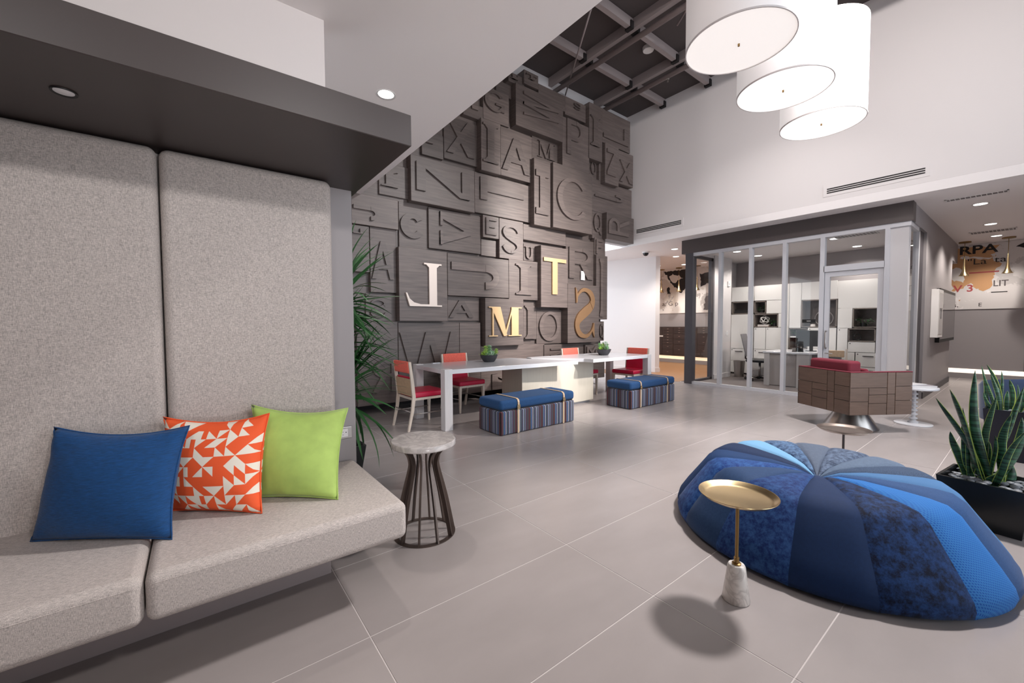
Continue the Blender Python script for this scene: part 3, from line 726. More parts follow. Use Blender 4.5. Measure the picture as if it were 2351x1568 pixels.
# ------------------------------------------------------------------ ottomans
def ottoman(x0, y0, label, straps):
    t = thing('trunk_ottoman', label, 'ottoman', (x0 + .62, y0 + .235, 0), 0, 'strapped blue ottomans')
    for nm, b, m, r in (('striped_base', (-.62, -.235, .004, .62, .235, .29), STRIPE, .018), ('seat_cushion', (-.625, -.24, .298, .625, .24, .418), DENIM, .04)):
        o = MB().box(*b).build(nm, m, t); bv = o.modifiers.new('b', 'BEVEL'); bv.width = r; bv.segments = 5
        o.data.polygons.foreach_set('use_smooth', [True]*6); o.modifiers.new('w', 'WEIGHTED_NORMAL')
    MB().box(-.6, -.215, .288, .6, .215, .30).build('piping', BLACK, t)
    for sx in straps:
        x = sx - (x0 + .62); w = .014; s = MB()
        prof = [(-.240, .006), (-.240, .29), (-.2455, .315), (-.2455, .382), (-.235, .408), (-.208, .4215), (0, .4225), (.208, .4215), (.235, .408), (.2455, .382), (.2455, .315), (.240, .29), (.240, .006)]
        for (ya, za), (yb, zb) in zip(prof, prof[1:]):
            dy, dz = yb - ya, zb - za; l = math.hypot(dy, dz); ny, nz = -dz/l*.003, dy/l*.003
            s.add([(x-w, ya, za), (x+w, ya, za), (x+w, yb, zb), (x-w, yb, zb), (x-w, ya+ny, za+nz), (x+w, ya+ny, za+nz), (x+w, yb+ny, zb+nz), (x-w, yb+ny, zb+nz)],
                  [(0,1,2,3), (4,7,6,5), (0,4,5,1), (1,5,6,2), (2,6,7,3), (3,7,4,0)])
        st = s.build('strap', STRAP, t)
        bk = MB()
        for zz in (.305, .348): bk.box(x - .02, -.2535, zz - .004, x + .02, -.2465, zz + .004)
        for xx in (-.018, .018): bk.box(x + xx - .003, -.2535, .305, x + xx + .003, -.2465, .348)
        bk.box(x - .002, -.256, .305, x + .002, -.2465, .345)
        bk.build('buckle', BRASS, st)
ottoman(2.795, 3.825, 'nearer denim blue ottoman with striped base and two tan straps', (3.057, 3.826))
ottoman(5.24, 3.79, 'farther denim blue ottoman with striped base and two tan straps', (5.493, 6.243))

# ------------------------------------------------------------------ succulent bowls
SUCC = [mat('succulent lime', rgb(168, 204, 92), .5, rand=.2), mat('succulent sage', rgb(184, 204, 184), .55, rand=.2), mat('succulent green', rgb(120, 176, 110), .5, rand=.2)]
def rosette(x, y, z, r, h, n, m, parent, seed, name='succulent'):
    rd = random.Random(seed); b = MB()
    for k in range(n):
        f = k / n; a = k * 2.4; ln = r * (1 - .55 * f); el = .15 + 1.2 * f; w = ln * .34
        d = Vector((_c(a)*_c(el), _s(a)*_c(el), _s(el))); sd = Vector((-_s(a), _c(a), 0)); up = sd.cross(d) * -1
        base = Vector((x, y, z + h * f * .5)); p1 = base + d*ln*.55; p2 = base + d*ln + Vector((0, 0, ln*.12))
        b.add([base - sd*w*.3, base + sd*w*.3, p1 + sd*w*.5 , p2, p1 - sd*w*.5, p1 - up*w*.35], [(0,1,5), (1,2,5), (2,3,5), (3,4,5), (4,0,5), (0,4,3,2,1)])
    b.build(name, m, parent)
def bowl(x, y, r, label, seed, tall):
    t = thing('succulent_bowl', label, 'planter', (x, y, .7605 if x < 4.3 else .7636), 0, 'succulent bowls on the communal table')
    MB().lathe([(.0005, 0), (r*.55, 0), (r*.62, .006), (r*.86, .055), (r, .105), (r*.96, .105), (r*.8, .06), (r*.5, .03), (.0005, .03)], 36).build('bowl', mat('matt charcoal bowl', rgb(52, 52, 56), .5) if 'matt charcoal bowl' not in MATS else MATS['matt charcoal bowl'], t, 50)
    MB().lathe([(.0005, .09), (r*.92, .09), (r*.9, .085)], 24).build('soil', SOIL, t)
    rd = random.Random(seed)
    for k in range(16):
        a = rd.uniform(0, 6.28); q = r * .75 * math.sqrt(rd.random())
        rosette(q*_c(a), q*_s(a), .095, rd.uniform(.05, .085), .08, 16, SUCC[k % 3], t, seed + k)
    for k in range(tall):
        a = rd.uniform(0, 6.28); q = r * rd.uniform(.3, .8); hx, hy = q*_c(a), q*_s(a); hh = rd.uniform(.08, .14)
        MB().tube([(hx, hy, .09), (hx*1.1, hy*1.1, .09 + hh)], .004, 6).build('stem', SUCC[2], t)
        for z in (.4, .7, 1.0): rosette(hx*(1+.1*z), hy*(1+.1*z), .09 + hh*z, rd.uniform(.04, .06), .02, 12, SUCC[(k*2) % 3], t, seed + 50 + k)
bowl(3.47, 5.04, .135, 'charcoal bowl of succulents on the nearer tabletop', 3, 4)
bowl(5.80, 4.78, .135, 'charcoal bowl of succulents on the far tabletop', 9, 6)

# ------------------------------------------------------------------ marble-topped drum side table beside the bench
st = thing('side_table', 'round grey marble side table with curved dark metal ribs beside the bench', 'side table', (1.112, 2.345, 0))
o = MB().lathe([(.0005, .562), (.195, .562), (.2, .567), (.2, .592), (.195, .598), (.0005, .598)], 64).build('marble_top', MARBLEG, st, 40)
rg = MB(); rg.lathe([(.165, .006), (.165, 0), (.192, 0), (.192, .006), (.165, .006)], 48, cap=False); rg.build('base_ring', GUN, st, 40)
rg = MB(); rg.lathe([(.12, .562), (.12, .556), (.17, .556), (.17, .562)], 40, cap=False); rg.build('top_ring', GUN, st, 40)
prof = smooth_path([(.178, .004), (.160, .10), (.136, .22), (.106, .34), (.086, .42), (.084, .46), (.100, .51), (.148, .558)], 4)
for k in range(10):
    a = 2*PI*k/10 + .31; r = MB(); rr = Vector((_c(a), _s(a), 0)); tt = Vector((-_s(a), _c(a), 0))
    for (ra, za), (rb, zb) in zip(prof, prof[1:]):
        q = lambda r_, z_: [rr*(r_ - .013) - tt*.005 + Vector((0,0,z_)), rr*(r_ + .013) - tt*.005 + Vector((0,0,z_)), rr*(r_ + .013) + tt*.005 + Vector((0,0,z_)), rr*(r_ - .013) + tt*.005 + Vector((0,0,z_))]
        r.hexa(q(ra, za), q(rb, zb))
    r.build('rib', GUN, st)

# ------------------------------------------------------------------ brass tray tables
def tray_table(x, y, metal, stemm, label, rz=0):
    t = thing('tray_table', label, 'side table', (x, y, 0), rz, 'small tray tables by the pouf')
    MB().lathe([(.0005, 0), (.057, 0), (.06, .004), (.0385, .165), (.034, .172), (.0005, .172)], 40).build('marble_base', MARBLE, t, 50)
    MB().lathe([(.0005, .171), (.02, .171), (.02, .178), (.012, .18), (.012, .205), (.008, .208), (.008, .492), (.0005, .492)], 24).build('stem', stemm, t, 40)
    MB().lathe([(.0005, .490), (.135, .490), (.150, .496), (.167, .512), (.169, .512), (.1685, .514), (.164, .513), (.148, .4985), (.134, .494), (.0005, .494)], 64).build('tray', metal, t, 35)
    return t
tray_table(1.998, .842, BRASS, BRASSD, 'brass tray table with white marble cone base in front of the pouf')
tray_table(4.035, .915, NICKEL, GUN, 'dark metal tray table behind the blue pouf').scale = (1.03, 1.03, .938)

# ------------------------------------------------------------------ patchwork pouf
pf = thing('patchwork_pouf', 'large low round patchwork pouf in many blue fabrics', 'pouf', (3.1, .83, 0))
b_ = lambda r, g, b: tuple(v * k for v, k in zip(rgb(r, g, b), (.26, .36, .46)))  # factors darken the near gores, putting their shaded sides into the colour
l_ = lambda r, g, b: tuple(v * k for v, k in zip(rgb(r, g, b), (.6, .62, .66)))
PF = [velvet('felt navy', b_(34, 58, 96), b_(44, 70, 110), 60), weave('weave sky', l_(96, 150, 196), l_(150, 204, 240), 80),
      velvet('velvet slate mottle', l_(30, 52, 88), l_(118, 150, 186), 16, sheen=.06), velvet('suede grey blue', l_(98, 108, 126), l_(108, 120, 138), 30),
      velvet('velvet grey mottle', l_(52, 66, 90), l_(124, 140, 164), 16, sheen=.06), velvet('suede mist', l_(104, 120, 142), l_(114, 132, 154), 30),
      velvet('chenille slate', l_(56, 74, 100), l_(82, 102, 130), 36, stretch=(1, 4, 1)), weave('weave steel', l_(66, 104, 146), l_(100, 150, 200), 90),
      velvet('felt mid blue', l_(52, 86, 134), l_(62, 98, 148), 80), weave('weave bright', b_(40, 122, 220), b_(96, 180, 250), 36),
      velvet('velvet midnight', b_(10, 22, 52), b_(58, 96, 152), 13, sheen=.05), velvet('plain navy', b_(38, 66, 108), b_(42, 72, 116), 40),
      velvet('velvet royal', b_(24, 58, 124), b_(84, 124, 180), 17, sheen=.05), velvet('suede steel', b_(70, 96, 134), b_(80, 106, 144), 40),
      velvet('velvet cobalt', b_(28, 74, 150), b_(92, 142, 204), 18, sheen=.05), weave('weave dark', b_(44, 74, 116), b_(62, 96, 142), 100)]
# seam bearings round the pouf, degrees
SEAM = [71.5, 49.9, 28.8, 8.3, -14.4, -36.1, -58.1, -78.8, -101.0, -123.0, -149.0, -172.1, 161.8, 139.8, 119.6, 98.7]
profp = [(.02, .335), (.05, .35), (.12, .378), (.25, .397), (.42, .404), (.53, .404), (.595, .396), (.645, .36), (.715, .26), (.78, .17), (.825, .10), (.836, .06), (.828, .025), (.77, .008)]
for k in range(16):
    a0 = math.radians(SEAM[k]); a1 = math.radians(SEAM[(k+1) % 16])
    while a1 > a0: a1 -= 2*PI
    n = 10; g_ = MB(); vs = []; fs = []
    for j, (r, z) in enumerate(profp):
        for i in range(n + 1):
            f = i / n; a = a0 + (a1 - a0) * f; e = 1 - (2*f - 1)**6
            puff = .004 * (1 - abs(2*f - 1)**2.5) * min(1, r/.25)
            rr = r + (puff if z < .36 else 0) - (.004*(1-e)); zz = z + (puff if z >= .30 else 0) - .009*(1 - e)
            rr *= 1 + .02*_c(2*(a - .6))
            vs.append((rr*_c(a), rr*_s(a), zz))
    for j in range(len(profp) - 1):
        for i in range(n): q = j*(n+1) + i; fs.append((q, q+n+1, q+n+2, q+1))
    g_.add(vs, fs); g_.build('gore', PF[(k+1) % 16], pf, True)
MB().lathe([(.0005, .335), (.045, .338), (.05, .33), (.0005, .30)], 20).build('centre_button', PF[0], pf, True)
MB().lathe([(.0005, 0), (.74, 0), (.77, .01), (.0005, .012)], 40).build('foot', BLACK, pf)

# ------------------------------------------------------------------ plank-sided armchair
ac = thing('box_armchair', 'armchair in a box of stained wood planks on a steel cone, crimson cushions', 'armchair', (6.585, 1.43, 0), math.radians(56.5))
# local frame: +X runs along the back (near corner at -X), arms run towards -Y
HA = .395
Z0, Z1 = .232, .735
core = MB(); th = .05
core.box(-HA + .012, HA - th, Z0 + .01, HA - .012, HA - .012, Z1 - .012)      # back
for sx in (-1, 1): core.box(min(sx*(HA - th), sx*(HA - .012)), -HA + .012, Z0 + .01, max(sx*(HA - th), sx*(HA - .012)), HA - th, Z1 - .012)
core.box(-HA + th, -HA + .012, Z0 + .01, HA - th, HA - th, Z0 + .12)
core.build('shell', mat('shell core', rgb(50, 42, 38), .6), ac)
PLK = mat('stained plank', rgb(100, 80, 69), .5, vary=(6, .16, (1, 1, 9)), rand=.12)
LAY = [(0, .59, .645, 1), (0, .295, .32, .64), (0, .295, 0, .315), (.30, .59, .475, .64), (.30, .59, .275, .47), (.30, .59, 0, .27), (.596, .722, .49, 1), (.596, .722, 0, .485),
       (.728, 1, .675, 1), (.728, 1, .335, .67), (.728, 1, 0, .33)]
def planks(face):
    for (u0, u1, w0, w1) in LAY:
        z0 = Z0 + (Z1-Z0)*w0; z1 = Z0 + (Z1-Z0)*w1 - .003; a = -HA + 2*HA*u0; c = -HA + 2*HA*u1 - .003
        if face == 'back': b = (-c, HA - .014, z0, -a, HA, z1)
        elif face == 'left': b = (-HA, -c, z0, -HA + .014, -a, z1)
        else: b = (HA - .014, -c, z0, HA, -a, z1)
        bx('plank', PLK, b, ac, bevel=(.0015, 1))
for fce in ('back', 'left', 'right'): planks(fce)
CRIM = mat('crimson wool', rgb(104, 18, 38), .8, sheen=.05)
rim = MB()
rim.box(-HA, HA - .055, Z1 - .002, HA, HA, Z1 + .008); rim.box(-HA, -HA, Z1 - .002, -HA + .055, HA - .055, Z1 + .008); rim.box(HA - .055, -HA, Z1 - .002, HA, HA - .055, Z1 + .008)
rim.build('welt_rim', CRIM, ac, bevel=(.003, 2))
for nm, b in (('seat_cushion', (-HA + .055, -HA + .01, Z0 + .12, HA - .055, HA - .20, Z0 + .30)), ('back_cushion', (-HA + .10, HA - .24, Z0 + .28, HA - .10, HA - .07, Z1 + .125)), ('lumbar_cushion', (-HA + .06, HA - .30, Z0 + .28, HA - .30, HA - .245, Z1 + .035))):
    o = MB().box(*b).build(nm, CRIM, ac); bv = o.modifiers.new('b', 'BEVEL'); bv.width = .035; bv.segments = 5
    o.data.polygons.foreach_set('use_smooth', [True]*6); o.modifiers.new('w', 'WEIGHTED_NORMAL')
MB().lathe([(.275, 0), (.28, .006), (.15, .225), (.15, .24), (.0005, .24)], 56).build('cone_base', STEEL, ac, 40)

# ------------------------------------------------------------------ white bobbin table with magazines
bt = thing('bobbin_table', 'white round table on a turned bobbin stem beside the wooden armchair', 'side table', (7.36, .955, 0))
MB().lathe([(.0005, 0), (.185, 0), (.188, .006), (.185, .014), (.1, .02), (.0005, .022)], 48).build('base', WHITEL, bt, 40)
pr = [(.05, .02), (.055, .035), (.03, .05)]
for k in range(7):
    z = .062 + k*.053; pr += [(.022, z), (.04, z + .008), (.044, z + .016), (.04, z + .024), (.022, z + .032)]
pr += [(.022, .44), (.03, .455), (.05, .462)]
MB().lathe(pr, 28).build('stem', WHITEL, bt, 50)
MB().lathe([(.0005, .462), (.225, .462), (.232, .468), (.232, .486), (.226, .492), (.0005, .492)], 56).build('top', WHITEL, bt, 40)
def book(x, y, z, w, d, h, rz, cov, label):
    t = thing('magazine', label, 'magazine', (x, y, z), rz, 'magazines on the white bobbin table')
    bx('pages', WHITEP, (-w/2 + .003, -d/2 + .003, .0025, w/2 - .002, d/2 - .003, h - .0025), t)
    c = MB(); c.box(-w/2, -d/2, 0, w/2, d/2, .0025); c.box(-w/2, -d/2, h - .0025, w/2, d/2, h); c.box(-w/2, -d/2, 0, -w/2 + .003, d/2, h); c.build('cover', cov, t)
book(7.35, .96, .4925, .34, .27, .026, 2.4, mat('grey cover', rgb(150, 144, 150), .4), 'thick grey magazine lying flat on the white bobbin table')
book(7.31, .985, .519, .27, .2, .012, 2.75, mat('pale cover', rgb(214, 212, 214), .35), 'thin pale magazine on top of the thick grey one')

# ------------------------------------------------------------------ drum pendants
def pendant(x, y, z, r, h, sm, dm, label, rods):
    t = thing('drum_pendant', label, 'pendant lamp', (x, y, z), 0, 'white drum pendants')
    MB().lathe([(r, 0), (r, h)], 72, cap=False).build('shade', sm, t, True)
    MB().lathe([(r - .006, .0), (r + .002, .0), (r + .002, .012), (r - .006, .012)], 72, cap=False).build('bottom_rim', mat('rim trim', rgb(196, 188, 186), .6) if 'rim trim' not in MATS else MATS['rim trim'], t, 40)
    MB().lathe([(.0005, .008), (r - .004, .008)], 64, cap=False).build('diffuser', dm, t)
    MB().lathe([(.0005, -.012), (.008, -.01), (.008, .008)], 12).build('finial', BRASSD, t)
    MB().tube([(0, 0, h - .02), (0, 0, 6.18 - z)], .012, 10).build('drop_rod', STEEL, t, True)
    cr = MB()
    for a in (0, PI/3, 2*PI/3): cr.tube([(r*_c(a), r*_s(a), h - .03), (-r*_c(a), -r*_s(a), h - .03)], .006, 6)
    cr.build('spider_frame', STEEL, t)
    MB().lathe([(.06, 6.14 - z), (.06, 6.2 - z)], 20).build('ceiling_canopy', STEEL, t, 40)
pendant(3.43, 1.50, 3.5, .385, 1.1, SHADE1, DIFF1, 'nearest white drum pendant lamp, dimmer with a grey tint', 1)
pendant(4.43, 1.53, 3.5, .385, 1.1, SHADE2, DIFF2, 'middle white drum pendant lamp of the row of three', 1)
pendant(5.50, 1.52, 3.5, .385, 1.0, SHADE3, DIFF2, 'farthest and brightest white drum pendant lamp of the row', 1)

# ------------------------------------------------------------------ slot diffusers on the white wall and soffit
def slot_vent(y0, y1, z0, z1, label):
    t = thing('slot_diffuser', label, 'air vent', (8.2, (y0+y1)/2, (z0+z1)/2), 0, 'slot diffusers on the upper white wall')
    hw, hh = abs(y1-y0)/2, (z1-z0)/2
    bx('frame', WHITE, (-.006, -hw - .05, -hh - .04, -.0005, hw + .05, hh + .04), t)
    for k in range(3):
        z = -hh + (2*hh) * (k + .5) / 3
        bx('slot', HANGER, (-.0085, -hw, z - hh*.2, -.0055, hw, z + hh*.2), t)
slot_vent(1.03, 2.165, 3.42, 3.513, 'long black slot air diffuser on the white wall above the office')
slot_vent(4.69, 5.80, 3.43, 3.527, 'slot air diffuser on the white wall next to the letter wall')

# ------------------------------------------------------------------ snake plants in tapered planters
SNAKE_F = [(4.041, 0.223, 0.377, 4.015, 0.404, 0.799, 0.024), (4.022, 0.217, 0.398, 3.989, 0.347, 0.866, 0.032), (4.061, 0.263, 0.255, 4.051, 0.331, 0.575, 0.029), (4.028, 0.25, 0.452, 4.003, 0.278, 0.75, 0.016), (4.019, 0.179, 0.503, 3.985, 0.248, 1.002, 0.031), (4.066, 0.159, 0.593, 4.059, 0.155, 0.845, 0.019), (4.137, 0.203, 0.394, 4.165, 0.239, 0.698, 0.031), (4.119, 0.245, 0.231, 4.139, 0.257, 0.42, 0.022), (4.115, 0.218, 0.224, 4.134, 0.21, 0.376, 0.026), (4.042, 0.148, 0.248, 4.022, 0.147, 0.591, 0.024), (4.085, 0.169, 0.382, 4.087, 0.178, 0.538, 0.021), (4.05, 0.123, 0.238, 4.036, 0.079, 0.743, 0.028), (4.036, 0.115, 0.329, 4.016, 0.038, 0.727, 0.035), (4.027, 0.102, 0.397, 4.003, 0.024, 0.646, 0.02), (4.039, 0.183, 0.238, 4.023, 0.084, 0.407, 0.019), (4.14, 0.166, 0.209, 4.175, 0.029, 0.555, 0.021), (4.129, 0.091, 0.224, 4.153, 0.065, 0.407, 0.03), (4.125, 0.108, 0.656, 4.149, 0.033, 0.9, 0.02), (4.12, 0.207, 0.217, 4.144, 0.144, 0.32, 0.018), (4.039, 0.113, 0.244, 4.018, 0.088, 0.395, 0.017), (4.051, 0.228, 0.349, 4.035, 0.299, 0.633, 0.021)]
SNAKE_B = [(6.215, 0.269, 0.334, 6.223, 0.329, 0.829, 0.019), (6.23, 0.248, 0.336, 6.245, 0.322, 0.885, 0.014), (6.249, 0.171, 0.347, 6.271, 0.296, 0.896, 0.025), (6.252, 0.165, 0.348, 6.278, 0.206, 0.835, 0.018), (6.14, 0.21, 0.357, 6.111, 0.253, 0.819, 0.021), (6.214, 0.13, 0.36, 6.221, 0.146, 0.761, 0.033), (6.224, 0.103, 0.364, 6.236, 0.101, 0.719, 0.014), (6.198, 0.247, 0.341, 6.198, 0.305, 0.624, 0.018), (6.153, 0.196, 0.357, 6.13, 0.222, 0.69, 0.019), (6.195, 0.177, 0.354, 6.194, 0.155, 0.657, 0.024), (6.143, 0.095, 0.377, 6.114, 0.083, 0.611, 0.03), (6.259, 0.221, 0.337, 6.289, 0.272, 0.706, 0.014), (6.25, 0.182, 0.345, 6.275, 0.212, 0.37, 0.014), (6.207, 0.086, 0.37, 6.211, 0.062, 0.688, 0.02)]

LEAFD = bpy.data.materials.new('snake plant leaf'); LEAFD.use_nodes = True
nt = LEAFD.node_tree; b = nt.nodes['Principled BSDF']; b.inputs['Roughness'].default_value = .35
tc = nt.nodes.new('ShaderNodeTexCoord'); mp = nt.nodes.new('ShaderNodeMapping'); mp.inputs['Scale'].default_value = (3, 3, 60)
nz = nt.nodes.new('ShaderNodeTexNoise'); nz.inputs['Scale'].default_value = 2.0; nz.inputs['Detail'].default_value = 3
cr = nt.nodes.new('ShaderNodeValToRGB'); cr.color_ramp.elements[0].position = .42; cr.color_ramp.elements[0].color = (*rgb(18, 46, 34), 1); cr.color_ramp.elements[1].position = .66; cr.color_ramp.elements[1].color = (*rgb(58, 106, 78), 1)
nt.links.new(tc.outputs['Object'], mp.inputs[0]); nt.links.new(mp.outputs[0], nz.inputs[0]); nt.links.new(nz.outputs[0], cr.inputs[0]); nt.links.new(cr.outputs[0], b.inputs['Base Color'])
LEAFE = mat('snake plant leaf edge', rgb(172, 194, 92), .4)
def snake_plant(cx, cyy, half, h, rot, pot_m, leaves, label, seed, leaf_scale=1.0):
    t = thing('potted_snake_plant', label, 'potted plant', (cx, cyy, 0), rot, 'snake plants in dark planters')
    rd = random.Random(seed); q = lambda r, z: [(-r, -r, z), (r, -r, z), (r, r, z), (-r, r, z)]
    p = MB(); bt_, tp, it, ib = q(half*.84, 0), q(half, h), q(half - .014, h), q(half - .02, h - .06)
    p.add(bt_ + tp + it + ib, [(3,2,1,0)] + [(i, (i+1) % 4, 4 + (i+1) % 4, 4 + i) for i in range(4)] + [(4+i, 4 + (i+1) % 4, 8 + (i+1) % 4, 8+i) for i in range(4)] + [(8+i, 8 + (i+1) % 4, 12 + (i+1) % 4, 12+i) for i in range(4)] + [(12, 13, 14, 15)])
    p.build('planter', pot_m, t)
    # river pebbles
    pm = []
    for k in range(4):
        s = MB(); s.lathe([(.0005, -.5), (.5, -.42), (.86, -.18), (1, 0), (.86, .2), (.5, .42), (.0005, .5)], 10); m = s.mesh('pebble'); m.materials.append(STONE)
        m.polygons.foreach_set('use_smooth', [True]*len(m.polygons)); pm.append(m)
    for k in range(70):
        o = bpy.data.objects.new('pebble', pm[k % 4]); COL.objects.link(o); o.parent = t
        x, y = rd.uniform(-1, 1) * (half - .04), rd.uniform(-1, 1) * (half - .04)
        o.location = (x, y, h - .028 + rd.uniform(-.006, .016)); s = rd.uniform(.016, .027); o.scale = (s*rd.uniform(1, 1.4), s, s*.95)
        o.rotation_euler = (rd.uniform(-.3, .3), rd.uniform(-.3, .3), rd.uniform(0, 6.3))
    inv = (Matrix.Translation((cx, cyy, 0)) @ Matrix.Rotation(rot, 4, 'Z')).inverted()
    vdir = Vector((cx, cyy, 0)).normalized()
    for (ax, ay, az, tx, ty, tz, w) in leaves:
        A = inv @ Vector((ax, ay, az)); T = inv @ Vector((tx, ty, tz))
        d = T - A
        if A.z > h - .05: A = A - d * ((A.z - (h - .06)) / max(d.z, .05))
        lim = half - .06; A.x = max(-lim, min(lim, A.x)); A.y = max(-lim, min(lim, A.y))
        d = T - A; side = d.cross(vdir); side.normalize(); a = rd.uniform(-.7, .7)
        side = (Matrix.Rotation(a, 3, d.normalized()) @ side); nrm = side.cross(d).normalized()
        bow = side * rd.uniform(-.05, .05) * d.length + nrm * rd.uniform(-.06, .06) * d.length
        vs = []; fs = []; mi = []; n = 14; w *= .85 * leaf_scale / max(.6, abs(_c(a)))
        for k in range(n + 1):
            f = k / n; c = A + d*f + bow * (4*f*(1-f)) + side * (.012 * _s(f*5 + a*9))
            ww = w * min(1, .45 + 1.5*f) * (max(0, 1 - f**3.2)) ** .75 + .0008
            tw = Matrix.Rotation(.5*_s(f*2.5 + a*4), 3, d.normalized()); sd = tw @ side; nr = tw @ nrm
            for u, lift in ((-1, .30), (-.84, .24), (0, 0), (.84, .24), (1, .30)): vs.append(c + sd*(u*ww) + nr*(lift*ww))
            for u, lift in ((-.9, .12), (0, -.22), (.9, .12)): vs.append(c + sd*(u*ww) + nr*(lift*ww))
        for k in range(n):
            o_ = k*8; p_ = o_ + 8
            for (i, j, m_) in ((0,1,1), (1,2,0), (2,3,0), (3,4,1)): fs.append((o_+i, o_+j, p_+j, p_+i)); mi.append(m_)
            for (i, j, m_) in ((4,7,1), (7,6,0), (6,5,0), (5,0,1)): fs.append((o_+i, o_+j, p_+j, p_+i)); mi.append(m_)
        g_ = MB()
        g_.add(vs, fs); g_.m = mi
        g_.build('leaf', [LEAFD, LEAFE], t, 60)
snake_plant(4.07, .165, .20, .30, -.12, POTB, SNAKE_F, 'snake plant in a black planter with grey pebbles right behind the pouf', 5)
snake_plant(6.24, .08, .21, .48, -.05, POTN, SNAKE_B, 'second snake plant farther back in a tall navy planter', 8)

# blue tub chair behind the far snake plant
tc_ = thing('tub_chair', 'dark blue rounded tub chair half hidden behind the snake plants', 'armchair', (7.72, .02, 0), .3)
NAVY = mat('slate blue wool', rgb(52, 70, 104), .85, sheen=.3)
vs = MB(); n = 22
for (r0, r1, z0, z1, nm) in ((.30, .40, .12, .0, 'back'),):
    V_ = []; F_ = []
    for i in range(n + 1):
        a = math.radians(40 + 280*i/n); zt = .50 + .20 * (1 - abs(2*i/n - 1)) ** .6
        for (r, z) in ((.31, .14), (.39, .14), (.41, zt - .05), (.385, zt), (.345, zt), (.31, zt - .04)): V_.append((r*_c(a), r*_s(a), z))
    for i in range(n):
        for k in range(6): F_.append((i*6 + k, (i+1)*6 + k, (i+1)*6 + (k+1) % 6, i*6 + (k+1) % 6))
    F_ += [tuple(range(5, -1, -1)), tuple(n*6 + k for k in range(6))]
    vs.add(V_, F_); vs.build('backrest', NAVY, tc_, 60)
MB().lathe([(.0005, .14), (.29, .14), (.30, .16), (.30, .38), (.27, .41), (.0005, .415)], 36).build('seat', NAVY, tc_, 50)
for a in (.8, 2.4, 3.9, 5.5): MB().tube([(.26*_c(a), .26*_s(a), .15), (.30*_c(a), .30*_s(a), 0)], [.018, .011], 10).build('leg', ASHW, tc_, True)

# ------------------------------------------------------------------ dracaena behind the end panel
dt = thing('potted_dracaena', 'spiky green dracaena in a black planter behind the bench end panel', 'potted plant', (.80, 3.32, 0))
p = MB(); q = lambda r, z: [(-r, -r, z), (r, -r, z), (r, r, z), (-r, r, z)]
bt_, tp, it, ib = q(.15, 0), q(.205, .4), q(.19, .4), q(.185, .345)
p.add(bt_ + tp + it + ib, [(3,2,1,0)] + [(i, (i+1) % 4, 4 + (i+1) % 4, 4 + i) for i in range(4)] + [(4+i, 4 + (i+1) % 4, 8 + (i+1) % 4, 8+i) for i in range(4)] + [(8+i, 8 + (i+1) % 4, 12 + (i+1) % 4, 12+i) for i in range(4)] + [(12, 13, 14, 15)])
p.build('planter', POTB, dt)
wm = MB().lathe([(.0005, -.5), (.5, -.42), (.9, -.15), (1, 0), (.86, .2), (.5, .42), (.0005, .5)], 10).mesh('pebble'); wm.materials.append(STONEW); wm.polygons.foreach_set('use_smooth', [True]*len(wm.polygons))
rd = random.Random(12)
for k in range(60):
    o = bpy.data.objects.new('pebble', wm); COL.objects.link(o); o.parent = dt
    o.location = (rd.uniform(-.165, .165), rd.uniform(-.165, .165), .36 + rd.uniform(0, .02)); s = rd.uniform(.013, .024); o.scale = (s*1.25, s, s*.9); o.rotation_euler = (rd.uniform(-.4, .4), rd.uniform(-.4, .4), rd.uniform(0, 6))
TRUNK = mat('dracaena trunk', rgb(120, 100, 80), .85, vary=(20, .3, (1, 1, 6)))
canes = [((.08, .02), 1.62, .06), ((.05, .08), 1.25, .05), ((.10, -.06), .92, .06)]
for (x, y), zt, ln in canes:
    MB().tube([(x, y, .33), (x + ln*.3, y, .33 + (zt-.33)*.5), (x + ln, y + ln*.5, zt)], [.02, .018, .014], 8).build('trunk', TRUNK, dt, True)
blade = []
for v_ in range(6):
    rr = random.Random(v_ + 40); L_ = rr.uniform(.46, .62); droop = rr.uniform(.12, .62) * L_; V_ = []; F_ = []; n = 9
    for k in range(n + 1):
        f = k/n; x = L_*(f - .10*f*f); z = -droop*f*f + .06*f; w = .0145*min(1, .5 + 3*f)*(1 - f**2.2)**.8 + .0004
        V_ += [(x, -w, z + w*.25), (x, 0, z), (x, w, z + w*.25)]
    for k in range(n):
        F_ += [(k*3, k*3+3, k*3+4, k*3+1), (k*3+1, k*3+4, k*3+5, k*3+2)]
    me = MB().add(V_, F_).mesh('leaf'); me.materials.append(LEAFG); me.polygons.foreach_set('use_smooth', [True]*len(me.polygons)); blade.append(me)
nl = 0
for ci, ((x, y), zt, ln) in enumerate(canes):
    for k in range((120, 105, 72)[ci]):
        o = bpy.data.objects.new('leaf', blade[rd.randrange(6)]); COL.objects.link(o); o.parent = dt
        f = rd.random() ** .8; el = -.75 + 1.95*f + rd.uniform(-.15, .15)
        o.location = (x + ln*.9 + rd.uniform(-.01, .01), y + ln*.4 + rd.uniform(-.01, .01), zt - .30 + .34*f)
        o.rotation_euler = (rd.uniform(-.5, .5), -el, k*2.4 + rd.uniform(-.3, .3)); s = rd.uniform(.75, 1.08); o.scale = (s, 1.0, s)

